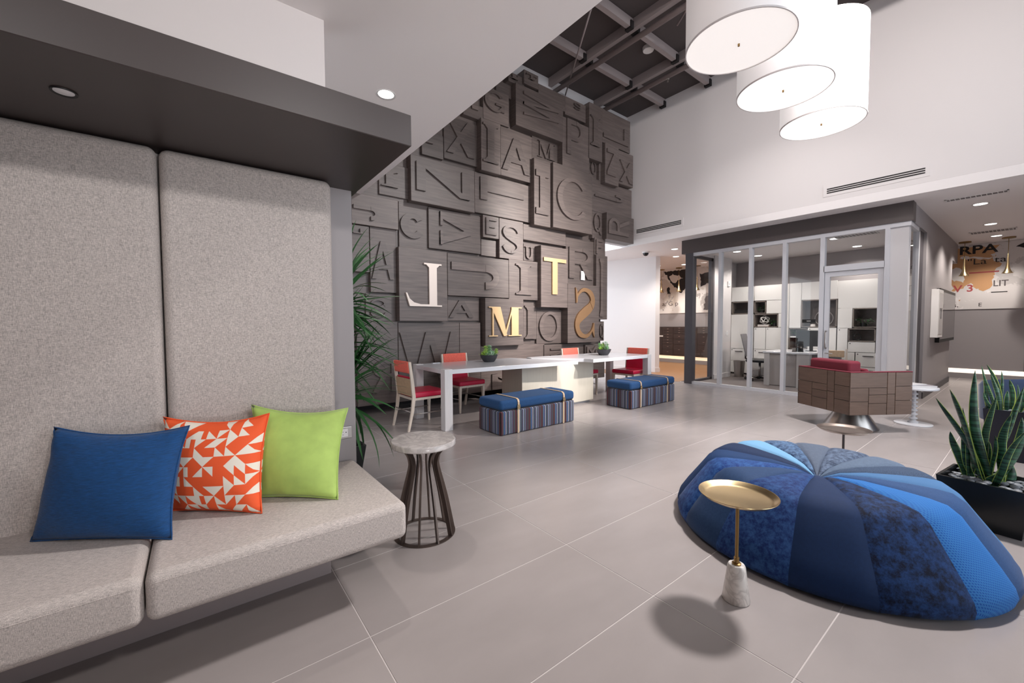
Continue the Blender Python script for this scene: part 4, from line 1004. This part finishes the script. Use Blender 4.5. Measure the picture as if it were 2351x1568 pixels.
# ------------------------------------------------------------------ office: glazed front, door, header, side wall
struct(bx('trim_2', DARKB, (8.58, 1.19, 2.865, 8.80, 4.89, 3.16)))
struct(bx('trim_3', GREYW, (8.80, 1.20, 2.865, 9.95, 1.32, 3.16)))
struct(bx('trim_4', LGREY, (8.63, 1.235, 0, 8.78, 1.45, 2.80)))
og = MB()
FX0, FX1 = 8.60, 8.71
og.box(FX0, 1.45, 2.795, FX1, 4.80, 2.865); og.box(FX0, 1.21, 2.80, FX1 + .1, 1.45, 2.865)
og.box(FX0, 2.32, 0, FX1, 4.66, .055)
for (a, b) in ((4.03, 4.085), (3.445, 3.50), (2.86, 2.92), (2.28, 2.345), (1.447, 1.505)): og.box(FX0, a, .055 if a > 2.3 else 0, FX1, b, 2.795)
og.box(FX0, 1.50, 2.20, FX1, 2.29, 2.30)
w3 = struct(og.build('window_3', ALU))
bx('jamb', ALUD, (8.585, 4.63, 0, 8.74, 4.80, 2.865), w3)
for (a, b, z0, z1) in ((4.085, 4.63, .055, 2.795), (3.50, 4.03, .055, 2.795), (2.92, 3.445, .055, 2.795), (2.345, 2.86, .055, 2.795), (1.505, 2.28, 2.30, 2.795)):
    MB().add([(8.655, a, z0), (8.655, b, z0), (8.655, b, z1), (8.655, a, z1)], [(0, 1, 2, 3)]).build('pane', GLASS, w3)
dr = MB(); dr.box(8.63, 1.51, .01, 8.68, 1.58, 2.195); dr.box(8.63, 2.205, .01, 8.68, 2.275, 2.195); dr.box(8.63, 1.58, 2.115, 8.68, 2.205, 2.195); dr.box(8.63, 1.58, .01, 8.68, 2.205, .14)
d1 = struct(dr.build('door_1', ALU))
MB().add([(8.655, 1.58, .14), (8.655, 2.205, .14), (8.655, 2.205, 2.115), (8.655, 1.58, 2.115)], [(0, 1, 2, 3)]).build('pane', GLASS, d1)
for sx in (8.56, 8.75):
    k = 8.63 if sx < 8.6 else 8.68
    MB().tube([(k, 2.235, .89), (sx + .02*(1 if sx < 8.6 else -1), 2.235, .89), (sx, 2.235, .91), (sx, 2.235, 1.16), (sx + .02*(1 if sx < 8.6 else -1), 2.235, 1.18), (k, 2.235, 1.18)], .012, 10).build('pull_handle', STEEL, d1, True)
MB().tube([(8.63, 2.235, .80), (8.575, 2.235, .80), (8.57, 2.13, .80)], .009, 8).build('lever_handle', STEEL, d1, True)
# glazed return on the left of the office
w4 = MB(); w4.box(8.74, 4.73, 0, 9.70, 4.80, .055); w4.box(8.74, 4.73, 2.80, 9.70, 4.80, 2.865); w4.box(9.62, 4.73, 0, 9.72, 4.80, 2.865)
w4 = struct(w4.build('window_4', ALUD)); MB().add([(8.74, 4.765, .055), (9.62, 4.765, .055), (9.62, 4.765, 2.80), (8.74, 4.765, 2.80)], [(0,1,2,3)]).build('pane', GLASS, w4)
struct(MB().prism([(9.72, 4.70), (10.58, 4.70), (10.58, 4.99), (11.62, 4.99), (11.62, 5.05), (10.50, 5.05), (10.50, 4.79), (9.72, 4.79)], 0, 3.16).build('wall_office_left', LGREY))
struct(bx('wall_header_left', LGREY, (8.80, 4.73, 2.865, 9.72, 4.84, 3.16)))
struct(bx('baseboard_office', LGREY, (9.72, 4.682, 0, 10.56, 4.70, .11)))
struct(bx('wall_office_back', GREYW, (11.5, 1.32, 0, 11.62, 4.985, 3.16)))
struct(bx('ceiling', SOFFIT, (8.80, 1.32, 2.93, 11.5, 4.985, 2.97)))
# glazed right return and the grey corridor wall
w5 = MB(); w5.box(8.80, 1.215, 0, 9.40, 1.29, .055); w5.box(8.78, 1.215, 2.80, 9.40, 1.29, 2.865); w5.box(9.34, 1.215, 0, 9.42, 1.29, 2.865)
w5 = struct(w5.build('window_5', ALU)); MB().add([(8.78, 1.25, .055), (9.34, 1.25, .055), (9.34, 1.25, 2.80), (8.78, 1.25, 2.80)], [(0,1,2,3)]).build('pane', GLASS, w5)
struct(bx('trim_5', ALUD, (9.42, 1.24, 0, 9.95, 1.29, 2.865)))
struct(bx('wall_corridor', GREYW, (9.95, 1.20, 0, 13.4, 1.32, 3.16)))
struct(bx('wall_corridor_header', GREYW, (13.4, 1.20, 2.72, 14.3, 1.32, 3.16)))
struct(bx('baseboard_corridor', ALUD, (9.95, 1.183, 0, 13.4, 1.20, .11)))
# things on the corridor wall
ts = thing('wall_screen', 'black framed flat screen on the grey corridor wall', 'screen', (12.35, 1.20, 1.46))
bx('bezel', BLACK, (-1.12, -.06, -.52, 1.12, -.002, .52), ts); bx('display', mat('dark screen', rgb(70, 66, 68), .06), (-1.06, -.063, -.46, 1.06, -.06, .46), ts)
fc = thing('extinguisher_cabinet', 'white framed fire extinguisher cabinet on the corridor wall before the screen', 'cabinet', (10.9, 1.20, 1.49))
bx('cabinet_box', WHITEP, (-.30, -.10, -.44, .30, -.002, .44), fc, bevel=(.006, 2)); bx('door_pane', mat('pale pane', rgb(206, 202, 200), .15), (-.24, -.104, -.38, .24, -.10, .38), fc)
bx('latch', ALUD, (-.02, -.11, -.10, .0, -.104, .06), fc); bx('sign_strip', mat('grey print', rgb(120, 116, 116), .5), (-.12, -.1055, .06, .12, -.104, .10), fc)
# white pier wall left of the office and far walls of the halls
struct(MB().prism([(9.93, 6.40), (10.04, 6.34), (9.42, 8.6), (9.26, 8.6)], 0, 3.16).build('wall_hall_left', WHITE))
struct(MB().prism([(9.915, 6.385), (10.05, 6.322), (10.05, 6.34), (9.93, 6.42), (9.28, 8.5), (9.255, 8.5)], 0, .12).build('baseboard_hall_left', WHITE))
struct(bx('wall_hall_far', GREYW, (13.0, 4.85, 0, 13.2, 9.2, 3.16)))
struct(bx('wall_corridor_far', GREYW, (14.5, -2.75, 0, 14.7, 4.85, 3.16)))
struct(bx('wall_hall_side', WHITE, (7.2, 9.05, 0, 13.2, 9.2, 3.16)))
al = thing('alarm_panel', 'white wall panel box on the white wall beside the letter wall', 'wall panel', (9.36, 8.27, 1.26), .296)
bx('panel_box', WHITEP, (-.12, -.14, -.24, -.001, .14, .24), al); bx('panel_button', BLACK, (-.126, .02, .04, -.12, .10, .09), al)

def torn_mat(name, cols, sc, thr, seed):
    """torn paper layers: flat print in hard-edged patches"""
    m = mat(name, cols[0], .6); nt = m.node_tree; b = nt.nodes['Principled BSDF']; L = nt.links.new
    tc = nt.nodes.new('ShaderNodeTexCoord'); acc = None
    for k, (c, s_, th) in enumerate(zip(cols[1:], sc, thr)):
        mp = nt.nodes.new('ShaderNodeMapping'); mp.inputs['Location'].default_value = (seed + k*3.7, seed*.7 + k*1.9, k*2.3)
        nz = nt.nodes.new('ShaderNodeTexNoise'); nz.inputs['Scale'].default_value = s_; nz.inputs['Detail'].default_value = 6; nz.inputs['Roughness'].default_value = .62; nz.inputs['Distortion'].default_value = .6
        gt = nt.nodes.new('ShaderNodeMath'); gt.operation = 'GREATER_THAN'; gt.inputs[1].default_value = th
        mx = nt.nodes.new('ShaderNodeMix'); mx.data_type = 'RGBA'
        if acc is None: mx.inputs[6].default_value = (*cols[0], 1)
        else: L(acc, mx.inputs[6])
        mx.inputs[7].default_value = (*c, 1)
        L(tc.outputs['Object'], mp.inputs[0]); L(mp.outputs[0], nz.inputs[0]); L(nz.outputs[0], gt.inputs[0]); L(gt.outputs[0], mx.inputs[0]); acc = mx.outputs[2]
    L(acc, b.inputs['Base Color']); return m
TAN = rgb(196, 148, 104)
MUR1 = torn_mat('torn pale print', [rgb(232, 226, 222), rgb(214, 204, 194), rgb(176, 168, 164)], [1.6, 2.4], [.56, .63], 2.0)
MUR2 = torn_mat('torn white print', [rgb(214, 208, 206), rgb(196, 190, 188), rgb(226, 220, 218), TAN], [1.4, 2.2, 2.0], [.55, .56, .66], 5.2)
INK = mat('black ink', rgb(30, 24, 25), .6); INKR = mat('dull red ink', rgb(170, 74, 74), .6); INKG = mat('grey ink', rgb(92, 84, 84), .6)
def lettering(txt, x, y, z, size, m, parent, sx=1.0, name='lettering', bold=0.0):
    """text lying flat on a wall that faces -X; (y, z) is the left end of its baseline"""
    c = bpy.data.curves.new(name, 'FONT'); c.body = txt; c.size = size; c.extrude = .0008; c.offset = bold; c.materials.append(m)
    tmp = bpy.data.objects.new('tmp_text', c); COL.objects.link(tmp); bpy.context.view_layer.update()
    me = bpy.data.meshes.new_from_object(tmp.evaluated_get(bpy.context.evaluated_depsgraph_get())); bpy.data.objects.remove(tmp)
    me.materials.clear(); me.materials.append(m)
    o = bpy.data.objects.new(name, me); COL.objects.link(o); o.parent = parent
    o.rotation_euler = (PI/2, 0, -PI/2); o.location = (x, y, z); o.scale = (sx, 1, 1); return o
m1 = thing('poster_mural', 'black and white torn poster mural above the mailboxes', 'mural', (13.0, 7.0, 1.69))
bx('print_panel', MUR1, (-.02, -2.1, 0, -.001, 1.9, 1.47), m1)
def torn(name, pts, x, m, parent, seed, jit=.03):
    """flat torn-edged print patch on a wall that faces -X; pts are (y, z)"""
    rd = random.Random(seed); out = []
    for k, p in enumerate(pts):
        q = pts[(k+1) % len(pts)]; n = max(2, int(math.hypot(q[0]-p[0], q[1]-p[1]) / .05))
        for i in range(n):
            f = i/n; out.append((p[0] + (q[0]-p[0])*f + rd.uniform(-jit, jit), min(1.46, p[1] + (q[1]-p[1])*f + rd.uniform(-jit, jit))))
    c = (sum(p[0] for p in out)/len(out), sum(p[1] for p in out)/len(out))
    b = MB(); b.add([(x, y, z) for y, z in out], [tuple(range(len(out)))])
    return b.build(name, m, parent)
PALE = mat('pale paper', rgb(226, 219, 214), .6); TANP = mat('tan paper', TAN, .6)
lettering('a. G p', -.022, 1.106, .27, .20, INKG, m1, 1.25)
torn('black_print', [(1.05, 1.46), (-.1, 1.46), (-.15, 1.2), (.2, .92), (.35, .68), (.5, .74), (.78, 1.05), (.92, 1.28)], -.0215, INK, m1, 3)
torn('white_tear', [(.86, 1.30), (.70, 1.34), (.45, 1.26), (.34, 1.16), (.52, 1.12), (.66, 1.02), (.78, 1.14)], -.0225, PALE, m1, 4)
torn('black_print', [(.92, .86), (.84, .90), (.78, .68), (.92, .68)], -.0215, INK, m1, 5, .02)
torn('black_print', [(-.25, 1.25), (-1.0, 1.30), (-1.1, .95), (-.7, 1.02), (-.3, .85)], -.0215, INK, m1, 6)
torn('grey_print', [(-.45, .55), (-.62, .58), (-.72, .12), (-.38, .10)], -.0215, INKG, m1, 7, .04)
m2 = thing('poster_mural', 'tan and white torn poster mural on the corridor end wall', 'mural', (14.5, .5, 1.64))
bx('print_panel', MUR2, (-.02, -3.1, 0, -.001, .86, 1.515), m2)
torn('tan_paper', [(.80, 1.46), (.08, 1.44), (.2, 1.2), (.05, 1.0), (.14, .80), (.2, .45), (.35, .42), (.50, .62), (.75, .42), (.84, .7)], -.0212, TANP, m2, 8)
torn('white_tear', [(.66, 1.26), (.40, 1.22), (.16, 1.18), (.2, 1.14), (.45, 1.18), (.66, 1.2)], -.0216, PALE, m2, 9, .02)
torn('white_tear', [(.84, .98), (.66, 1.0), (.58, .82), (.60, .62), (.8, .72)], -.0216, PALE, m2, 10, .025)
lettering('RPA', -.0225, .70, 1.30, .27, INK, m2, 1.25, bold=.006)
lettering('"La', -.0225, .56, 1.045, .19, INK, m2, 1.28); lettering('ta', -.0225, .143, 1.06, .19, INK, m2, 1.28)
lettering('V 3', -.0225, .765, .42, .225, INKR, m2, 1.05, bold=.004)
bx('red_rule', INKR, (-.0228, .064, .836, -.022, .519, .866), m2)
lettering('LIT', -.0225, .15, .515, .19, INKG, m2, .9, bold=.003)
bx('black_rule', INK, (-.0226, -.07, .37, -.022, .17, .39), m2)
lettering('is,', -.0225, .787, .06, .13, INK, m2, 1.1); lettering('E', -.0225, .36, .06, .12, INK, m2)
torn('black_print', [(-.16, 1.37), (-.30, 1.46), (-.62, 1.46), (-.55, 1.30), (-.30, 1.32)], -.0215, INK, m2, 11, .015)
for (xw, y0, y1, lens, labs) in ((13.0, 4.9, 9.0, COVEW, 'warm glowing cove light strip under the mailbox wall'), (14.5, -2.6, 4.7, COVE, 'pale glowing cove light strip along the corridor end wall')):
    cv = thing('cove_light', labs, 'light strip', (xw, (y0+y1)/2, .125), 0); h = (y1-y0)/2
    bx('lens', lens, (-.012, -h, 0, -.001, h, .10), cv); bx('toe_ledge', GREYW, (-.06, -h, -.125, -.001, h, -.004), cv)
# joint panels on the grey corridor end wall
pb = MB()
for (y0, y1) in ((-2.6, .17), (.18, 4.8)): pass
struct(bx('trim_6', mat('grey wall panel dark', rgb(108, 101, 101), .5), (14.488, -2.6, .24, 14.4995, .155, 1.635)))
# mailboxes
mbx = thing('mailbox_unit', 'dark brown bank of mailboxes in the far hall', 'mailboxes', (13.0, 7.0, .26))
MBR = mat('mailbox bronze', rgb(58, 46, 44), .4); bx('cabinet', MBR, (-.10, -1.95, 0, -.002, 1.9, .97), mbx)
KEY = mat('mailbox key plate', rgb(150, 134, 124), .35, .6)
col0 = 1.86
for c in range(9):
    y1 = col0 - c*.42; y0 = y1 - .40
    rows = [(.02, .19), (.20, .37)] + [(.38 + .095*r, .465 + .095*r) for r in range(6)] if c % 2 == 0 else [(.02, .37), (.38, .55), (.56, .73)] + [(.74 + .075*r, .805 + .075*r) for r in range(3)]
    for (z0, z1) in rows:
        d = bx('mailbox_door', MBR, (-.112, y0, z0, -.10, y1, z1), mbx)
        bx('key_plate', KEY, (-.1145, (y0+y1)/2 - .03, (z0+z1)/2 - .008, -.112, (y0+y1)/2 + .03, (z0+z1)/2 + .008), d)
bx('label_plate', WHITEP, (-.115, 1.0, .62, -.112, 1.14, .67), mbx)
# brass cone pendants
def cone_pendant(x, y, label):
    t = thing('cone_pendant', label, 'pendant lamp', (x, y, 2.39), 0, 'slim brass cone pendants')
    MB().lathe([(.085, 0), (.06, .035), (.035, .10), (.018, .24), (.011, .40), (.008, .42)], 24, cap=False).build('cone_shade', BRASS, t, 60)
    MB().tube([(0, 0, .42), (0, 0, .76)], .005, 8).build('drop_rod', BRASSD, t); MB().lathe([(.10, .745), (.10, .77)], 24).build('ceiling_plate', BRASSD, t, 40)
    MB().lathe([(.0005, .012), (.06, .012)], 16, cap=False).build('lens', LAMPDIM, t)
cone_pendant(12.48, 7.83, 'leftmost brass cone pendant, in front of the black and white mural')
cone_pendant(12.52, 7.22, 'brass cone pendant next to the dark office jamb, before the black and white mural')
cone_pendant(12.55, 6.62, 'brass cone pendant seen through the first office glass pane')
cone_pendant(13.9, 1.06, 'brass cone pendant in front of the tan mural, nearer the corridor wall')
cone_pendant(13.9, .425, 'brass cone pendant in front of the tan mural, right of its twin')
for (x, y, lab) in ((9.694, .594, 'corridor downlight nearest the ceiling grille'), (11.80, .586, 'middle one of the three corridor downlights'), (13.48, .582, 'corridor downlight nearest the tan mural'),
                    (9.363, 5.521, 'downlight just left of the dark office header'), (10.41, 6.096, 'downlight beyond the security camera, in the mail hall'), (12.0, 6.75, 'small downlight deep in the mail hall over the pendants'), (11.6, 7.4, 'small downlight in the mail hall ceiling above the mural')):
    downlight(x, y, 3.16, 'lit ' + lab, .075); spot(x, y, 3.16, 150, 130)
for (x, y, lab) in ((9.669, 2.411, 'office downlight seen through the transom, nearer one'), (11.0, 2.36, 'office downlight seen through the transom, farther one'), (9.616, 4.165, 'office downlight at the upper left glass panes, nearer one'), (10.60, 4.11, 'office downlight at the upper left glass panes, farther one')):
    downlight(x, y, 2.93, 'lit ' + lab, .075); spot(x, y, 2.93, 75, 140)
def grille(x, y, z, lx, ly, label, name='ceiling_grille'):
    t = thing(name, label, 'air vent', (x, y, z), 0)
    f = MB(); f.box(-lx/2, -ly/2, -.008, lx/2, -ly/2 + .02, -.0005); f.box(-lx/2, ly/2 - .02, -.008, lx/2, ly/2, -.0005); f.box(-lx/2, -ly/2, -.008, -lx/2 + .02, ly/2, -.0005); f.box(lx/2 - .02, -ly/2, -.008, lx/2, ly/2, -.0005)
    f.build('frame', WHITEP, t); bx('shade_sheet', mat('grille shade', rgb(120, 112, 112), .7) if 'grille shade' not in MATS else MATS['grille shade'], (-lx/2 + .02, -ly/2 + .02, -.004, lx/2 - .02, ly/2 - .02, -.001), t)  # grey sheet with the shade between louvres put into its colour
    n = int(ly / .05)
    for k in range(1, n): bx('louvre', WHITEP, (-lx/2 + .02, -ly/2 + k*ly/n - .004, -.008, lx/2 - .02, -ly/2 + k*ly/n + .004, -.004), t)
grille(9.02, .60, 3.16, .16, .62, 'white linear grille in the corridor soffit before the first downlight')
grille(12.7, .60, 3.16, .3, .62, 'square ceiling grille between the farther corridor downlights')
grille(9.55, 2.08, 2.93, .3, .62, 'white air grille in the office ceiling above the door')
cmx = thing('security_camera', 'black dome security camera under the white soffit', 'camera', (9.10, 6.16, 3.16))
MB().lathe([(.0005, -.11), (.04, -.10), (.065, -.07), (.07, -.04), (.07, -.035)], 28, cap=False).build('dome', BLACKG, cmx, True); MB().lathe([(.085, -.036), (.09, -.02), (.09, -.001)], 28).build('housing', WHITEP, cmx, 40)

# ------------------------------------------------------------------ office furniture
LAM = mat('cabinet laminate', rgb(226, 224, 222), .4); CUB = mat('cubby oak', rgb(120, 110, 104), .6); CUBD = mat('cubby back', rgb(88, 80, 78), .7)
UN = [('left storage cabinet unit with the two small open cubbies', 4.415, 4.975, [(4.42, 4.97, 1.90, 2.27), (4.42, 4.97, .68, 1.56), (4.42, 4.97, .36, .672), (4.42, 4.97, .05, .352)], [(4.42, 4.95, 1.572, 1.888)]),
      ('storage cabinet unit behind the office chair', 3.64, 4.41, [(3.64, 4.405, 1.90, 2.27), (3.64, 4.13, 1.572, 1.892), (4.135, 4.405, .68, 1.222), (3.64, 4.13, .68, 1.222), (3.64, 4.405, .36, .672), (3.64, 4.405, .05, .352), (3.64, 3.865, 1.23, 1.565)], [(4.14, 4.405, 1.575, 1.88), (3.87, 4.405, 1.23, 1.56)]),
      ('storage cabinet unit with the large open square niche', 2.715, 3.635, [(3.395, 3.635, 1.215, 2.27), (2.72, 3.39, 1.87, 2.27), (2.72, 3.255, .68, 1.22), (2.72, 3.635, .36, .672), (2.72, 3.635, .05, .352)], [(2.72, 3.39, 1.23, 1.862), (3.26, 3.63, .72, 1.207)]),
      ('right storage cabinet unit seen through the glass door', 1.40, 2.71, [(1.40, 2.705, 1.65, 2.25), (2.45, 2.705, 1.215, 1.645), (2.52, 2.705, .70, 1.21), (2.06, 2.515, .70, .915), (1.40, 2.05, .70, 1.215), (1.40, 1.98, 1.22, 1.645), (2.39, 2.705, .05, .69), (1.40, 2.38, .39, .69), (1.40, 2.38, .05, .38)], [(1.985, 2.44, 1.225, 1.64), (2.06, 2.51, .923, 1.205)])]
for lab, y0, y1, fronts, cubs in UN:
    t = thing('storage_cabinet', 'white ' + lab, 'cabinet', (11.2, 0, 0), 0, 'white storage cabinets along the office back wall')
    bx('carcass', LAM, (.27, y0, 0, .298, y1, 2.27), t); bx('toe_kick', BLACK, (.04, y0, 0, .26, y1, .048), t)
    for (a, b, z0, z1) in fronts:
        d = bx('door' if z1 > .7 else 'drawer', LAM, (0, a + .003, z0, .02, b - .003, z1), t)
        if z1 < .7 and b - a > .5: bx('handle', ALUD, (-.02, b - .30, z1 - .075, -.004, b - .12, z1 - .063), d)
        if .6 < z1 < 1.25 and z0 > .3: MB().lathe([(.0005, -.006), (.011, -.006), (.011, 0)], 12).build('lock', ALUD, d, loc=(0, b - .04, z1 - .035), rot=(0, PI/2, 0))
    for (a, b, z0, z1) in cubs:
        c = MB(); c.box(-.004, a, z0, .27, a + .018, z1); c.box(-.004, b - .018, z0, .27, b, z1); c.box(-.004, a, z0, .27, b, z0 + .018); c.box(-.004, a, z1 - .018, .27, b, z1)
        c.build('cubby', CUB, t); bx('cubby_back', CUBD, (.255, a + .018, z0 + .018, .269, b - .018, z1 - .018), t)
# what stands in the cubbies
ws = thing('wire_ball', 'white faceted wire ball ornament on books in the cubby', 'ornament', (11.30, 4.20, 1.415))
bm = bmesh.new(); bmesh.ops.create_icosphere(bm, subdivisions=1, radius=.11); w_ = MB()
for e in bm.edges: w_.tube([e.verts[0].co[:], e.verts[1].co[:]], .010, 6)
bm.free(); w_.build('wire_frame', WHITEP, ws)
for k, (h, c) in enumerate(((.022, rgb(206, 196, 186)), (.026, rgb(120, 92, 70)))):
    bk = thing('shelf_book', ('pale' if k == 0 else 'brown') + ' book lying under the white wire ball', 'book', (11.31, 4.20, 1.2485 + .0265*(1 - k)), 0, 'books under the wire ball')
    bx('cover', mat('shelf book cover %d' % k, c, .5), (-.08, -.13 + .01*k, 0, .08, .14, h), bk); bx('pages', WHITEP, (-.083, -.12 + .01*k, .004, -.079, .13, h - .004), bk)
def cub_plant(x, y, z, r, label, seed):
    t = thing('cubby_plant', label, 'potted plant', (x, y, z)); rd = random.Random(seed)
    MB().lathe([(.0005, 0), (.05, 0), (.06, .085), (.052, .085), (.045, .02), (.0005, .02)], 20).build('pot', BLACK, t, 40)
    lf = MB().add([(0, 0, 0), (.03, .018, .01), (.06, 0, -.004), (.03, -.018, .01)], [(0, 3, 2, 1)]).mesh('leaf'); lf.materials.append(LEAFG)
    for k in range(42):
        o = bpy.data.objects.new('leaf', lf); COL.objects.link(o); o.parent = t; a = rd.uniform(0, 6.28); q = r * math.sqrt(rd.random())
        o.location = (q*_c(a)*.6, q*_s(a), .08 + rd.uniform(-.02, .09)); o.rotation_euler = (rd.uniform(-.6, .6), rd.uniform(-.5, .5), a); s = rd.uniform(.6, 1.1); o.scale = (s, s, s)
cub_plant(11.33, 3.98, 1.2485, .10, 'leafy green plant right of the white wire ball', 2)
cub_plant(11.33, 2.28, 1.2435, .14, 'bushy plant in the upper right cubby behind the door', 3)
cub_plant(11.33, 4.28, 1.5935, .08, 'dark little plant in the small cubby above the wire ball', 4)
cub_plant(11.30, 3.50, 1.02, .11, 'pale leafed plant on the shelf behind the monitor', 5)
tag(bx('cubby_shelf', LAM, (11.21, 3.28, .99, 11.45, 3.61, 1.018)), 'thin white shelf board behind the monitor', 'shelf')
rs = tag(MB().tube([(0, .17*_c(2*PI*k/40), .17*_s(2*PI*k/40)) for k in range(40)], .012, 8, closed=True).build('ring_sculpture', STEEL, None, True, loc=(11.32, 2.98, 1.432)), 'silver ring sculpture standing in the large niche', 'sculpture')
tag(MB().tube([(0, .065*_c(2*PI*k/30), .065*_s(2*PI*k/30)) for k in range(30)], .008, 8, closed=True).build('ring_ornament', BLACK, None, True, loc=(11.3, 2.38, 1.015)), 'small dark ring ornament in the low right cubby', 'ornament')
tag(MB().lathe([(.0005, 0), (.05, 0), (.045, .05), (.0005, .055)], 20).build('paperweight', WHITEP, None, 40, loc=(11.28, 3.18, 1.2485)), 'white domed ornament at the foot of the ring sculpture', 'ornament')
bxs = thing('desk_box', 'low dark box in the leftmost cubby', 'box', (11.3, 4.70, 1.591)); bx('box_body', BLACK, (-.06, -.20, 0, .06, .20, .08), bxs); bx('box_lid', BLACKG, (-.063, -.203, .08, .063, .203, .10), bxs)
pl = thing('door_sign', 'small black room sign on the glass by the office door', 'sign', (8.655, 2.50, 1.36)); bx('sign_plate', BLACK, (-.012, -.10, -.03, -.002, .10, .03), pl); bx('sign_text_bar', WHITEP, (-.0135, -.03, -.004, -.012, .03, .004), pl)
# desk
dk_ = thing('office_desk', 'white topped office desk behind the glass', 'desk', (9.62, 3.60, 0))
MB().prism([(0, 0), (0, -.86), (.75, -1.05), (1.45, -1.05), (1.45, -.25), (.75, 0)], .695, .73).build('desktop', WHITEL, dk_, bevel=(.003, 1))
DKL = mat('desk laminate', rgb(186, 180, 176), .5)
bx('leg', DKL, (.02, -.12, 0, .10, -.02, .695), dk_); bx('leg', DKL, (.02, -.84, 0, .16, -.62, .695), dk_); bx('modesty_panel', mat('desk panel', rgb(150, 142, 138), .5), (.06, -.62, .02, .09, -.12, .69), dk_)
bx('leg', DKL, (1.36, -1.02, 0, 1.44, -.28, .695), dk_)
mo = thing('monitor', 'black computer monitor on the office desk', 'monitor', (10.32, 2.93, .7305), .45)
bx('screen', BLACK, (-.02, -.27, .10, .02, .27, .44), mo, bevel=(.004, 1)); bx('neck', BLACK, (-.02, -.03, .01, .02, .03, .16), mo); MB().lathe([(.0005, 0), (.10, 0), (.10, .012), (.0005, .014)], 24).build('foot', BLACK, mo, 40)
ph = thing('desk_phone', 'black desk phone beside the monitor', 'phone', (9.92, 3.05, .7305), .3)
MB().hexa([(-.09, -.10, 0), (.09, -.10, 0), (.09, .10, 0), (-.09, .10, 0)], [(-.085, -.095, .02), (.085, -.095, .075), (.085, .095, .075), (-.085, .095, .02)]).build('phone_base', BLACKG, ph); MB().tube([(-.08, -.06, .06), (-.03, -.06, .085), (.05, -.06, .10), (.09, -.06, .095)], .018, 8).build('handset', BLACK, ph, True)
oc = thing('office_chair', 'grey office task chair with black seat behind the desk', 'chair', (10.32, 3.92, 0), .12)
o = MB().box(-.24, -.23, .43, .24, .24, .50).build('seat', BLACK, oc); bv = o.modifiers.new('b', 'BEVEL'); bv.width = .03; bv.segments = 3
MB().hexa([(-.20, .22, .56), (.20, .22, .56), (.20, .25, .56), (-.20, .25, .56)], [(-.21, .34, 1.08), (.21, .34, 1.08), (.21, .365, 1.08), (-.21, .365, 1.08)]).build('backrest', mat('grey mesh', rgb(112, 108, 110), .7), oc, bevel=(.02, 3))
MB().tube([(0, .2, .46), (0, .3, .5), (0, .30, .66)], .02, 8).build('back_stem', BLACK, oc, True); MB().tube([(0, 0, .09), (0, 0, .44)], .025, 10).build('gas_lift', STEEL, oc, True)
for k in range(5):
    a = 2*PI*k/5 + .3; leg = MB().tube([(0, 0, .11), (.29*_c(a), .29*_s(a), .075)], [.022, .014], 8).build('leg', STEEL, oc, True)
    MB().lathe([(.0005, -.028), (.028, -.028), (.028, .028), (.0005, .028)], 14).build('caster', BLACK, leg, 40, loc=(.29*_c(a), .29*_s(a), .032), rot=(PI/2, 0, a))
tb = tag(MB().lathe([(.0005, 0), (.10, 0), (.13, .40), (.122, .40), (.094, .015), (.0005, .015)], 28).build('waste_bin', STEEL, None, 40, loc=(10.62, 4.50, .004)), 'steel waste bin on the office carpet by the white wall', 'bin')
lc = thing('file_pedestal', 'low white drawer pedestal beside the waste bin', 'cabinet', (10.85, 4.18, .004)); bx('pedestal_body', LAM, (-.2, -.25, .05, .2, .15, .42), lc); bx('drawer', LAM, (-.215, -.24, .07, -.2, .14, .40), lc)
gc = thing('guest_chair', 'wooden office guest chair behind the crimson armchair', 'chair', (9.98, 2.45, .004), 1.75)
bx('seat', DENIM, (-.22, -.22, .40, .22, .22, .46), gc, bevel=(.02, 2)); bx('top_rail', CANE, (-.17, .20, .66, .17, .225, .79), gc, bevel=(.01, 2))
for sx in (-.2, .2):
    for yy, zz in ((-.2, .40), (.21, .82)): bx('leg', ASHW, (sx - .016, yy - .016, 0, sx + .016, yy + .016, zz), gc)
th_ = thing('thermostat', 'small white thermostat high on the office side wall', 'thermostat', (10.40, 4.70, 2.30)); bx('thermostat_body', WHITEP, (-.05, -.03, -.06, .05, -.001, .06), th_, bevel=(.006, 2)); bx('thermostat_button', GREYW, (-.02, -.033, -.02, .02, -.03, .01), th_)
sw = thing('light_switch', 'white light switch on the office side wall', 'switch', (10.37, 4.70, 1.09)); bx('switch_plate', WHITEP, (-.045, -.008, -.06, .045, -.001, .06), sw); bx('rocker', WHITEL, (-.018, -.012, -.03, .018, -.008, .03), sw)
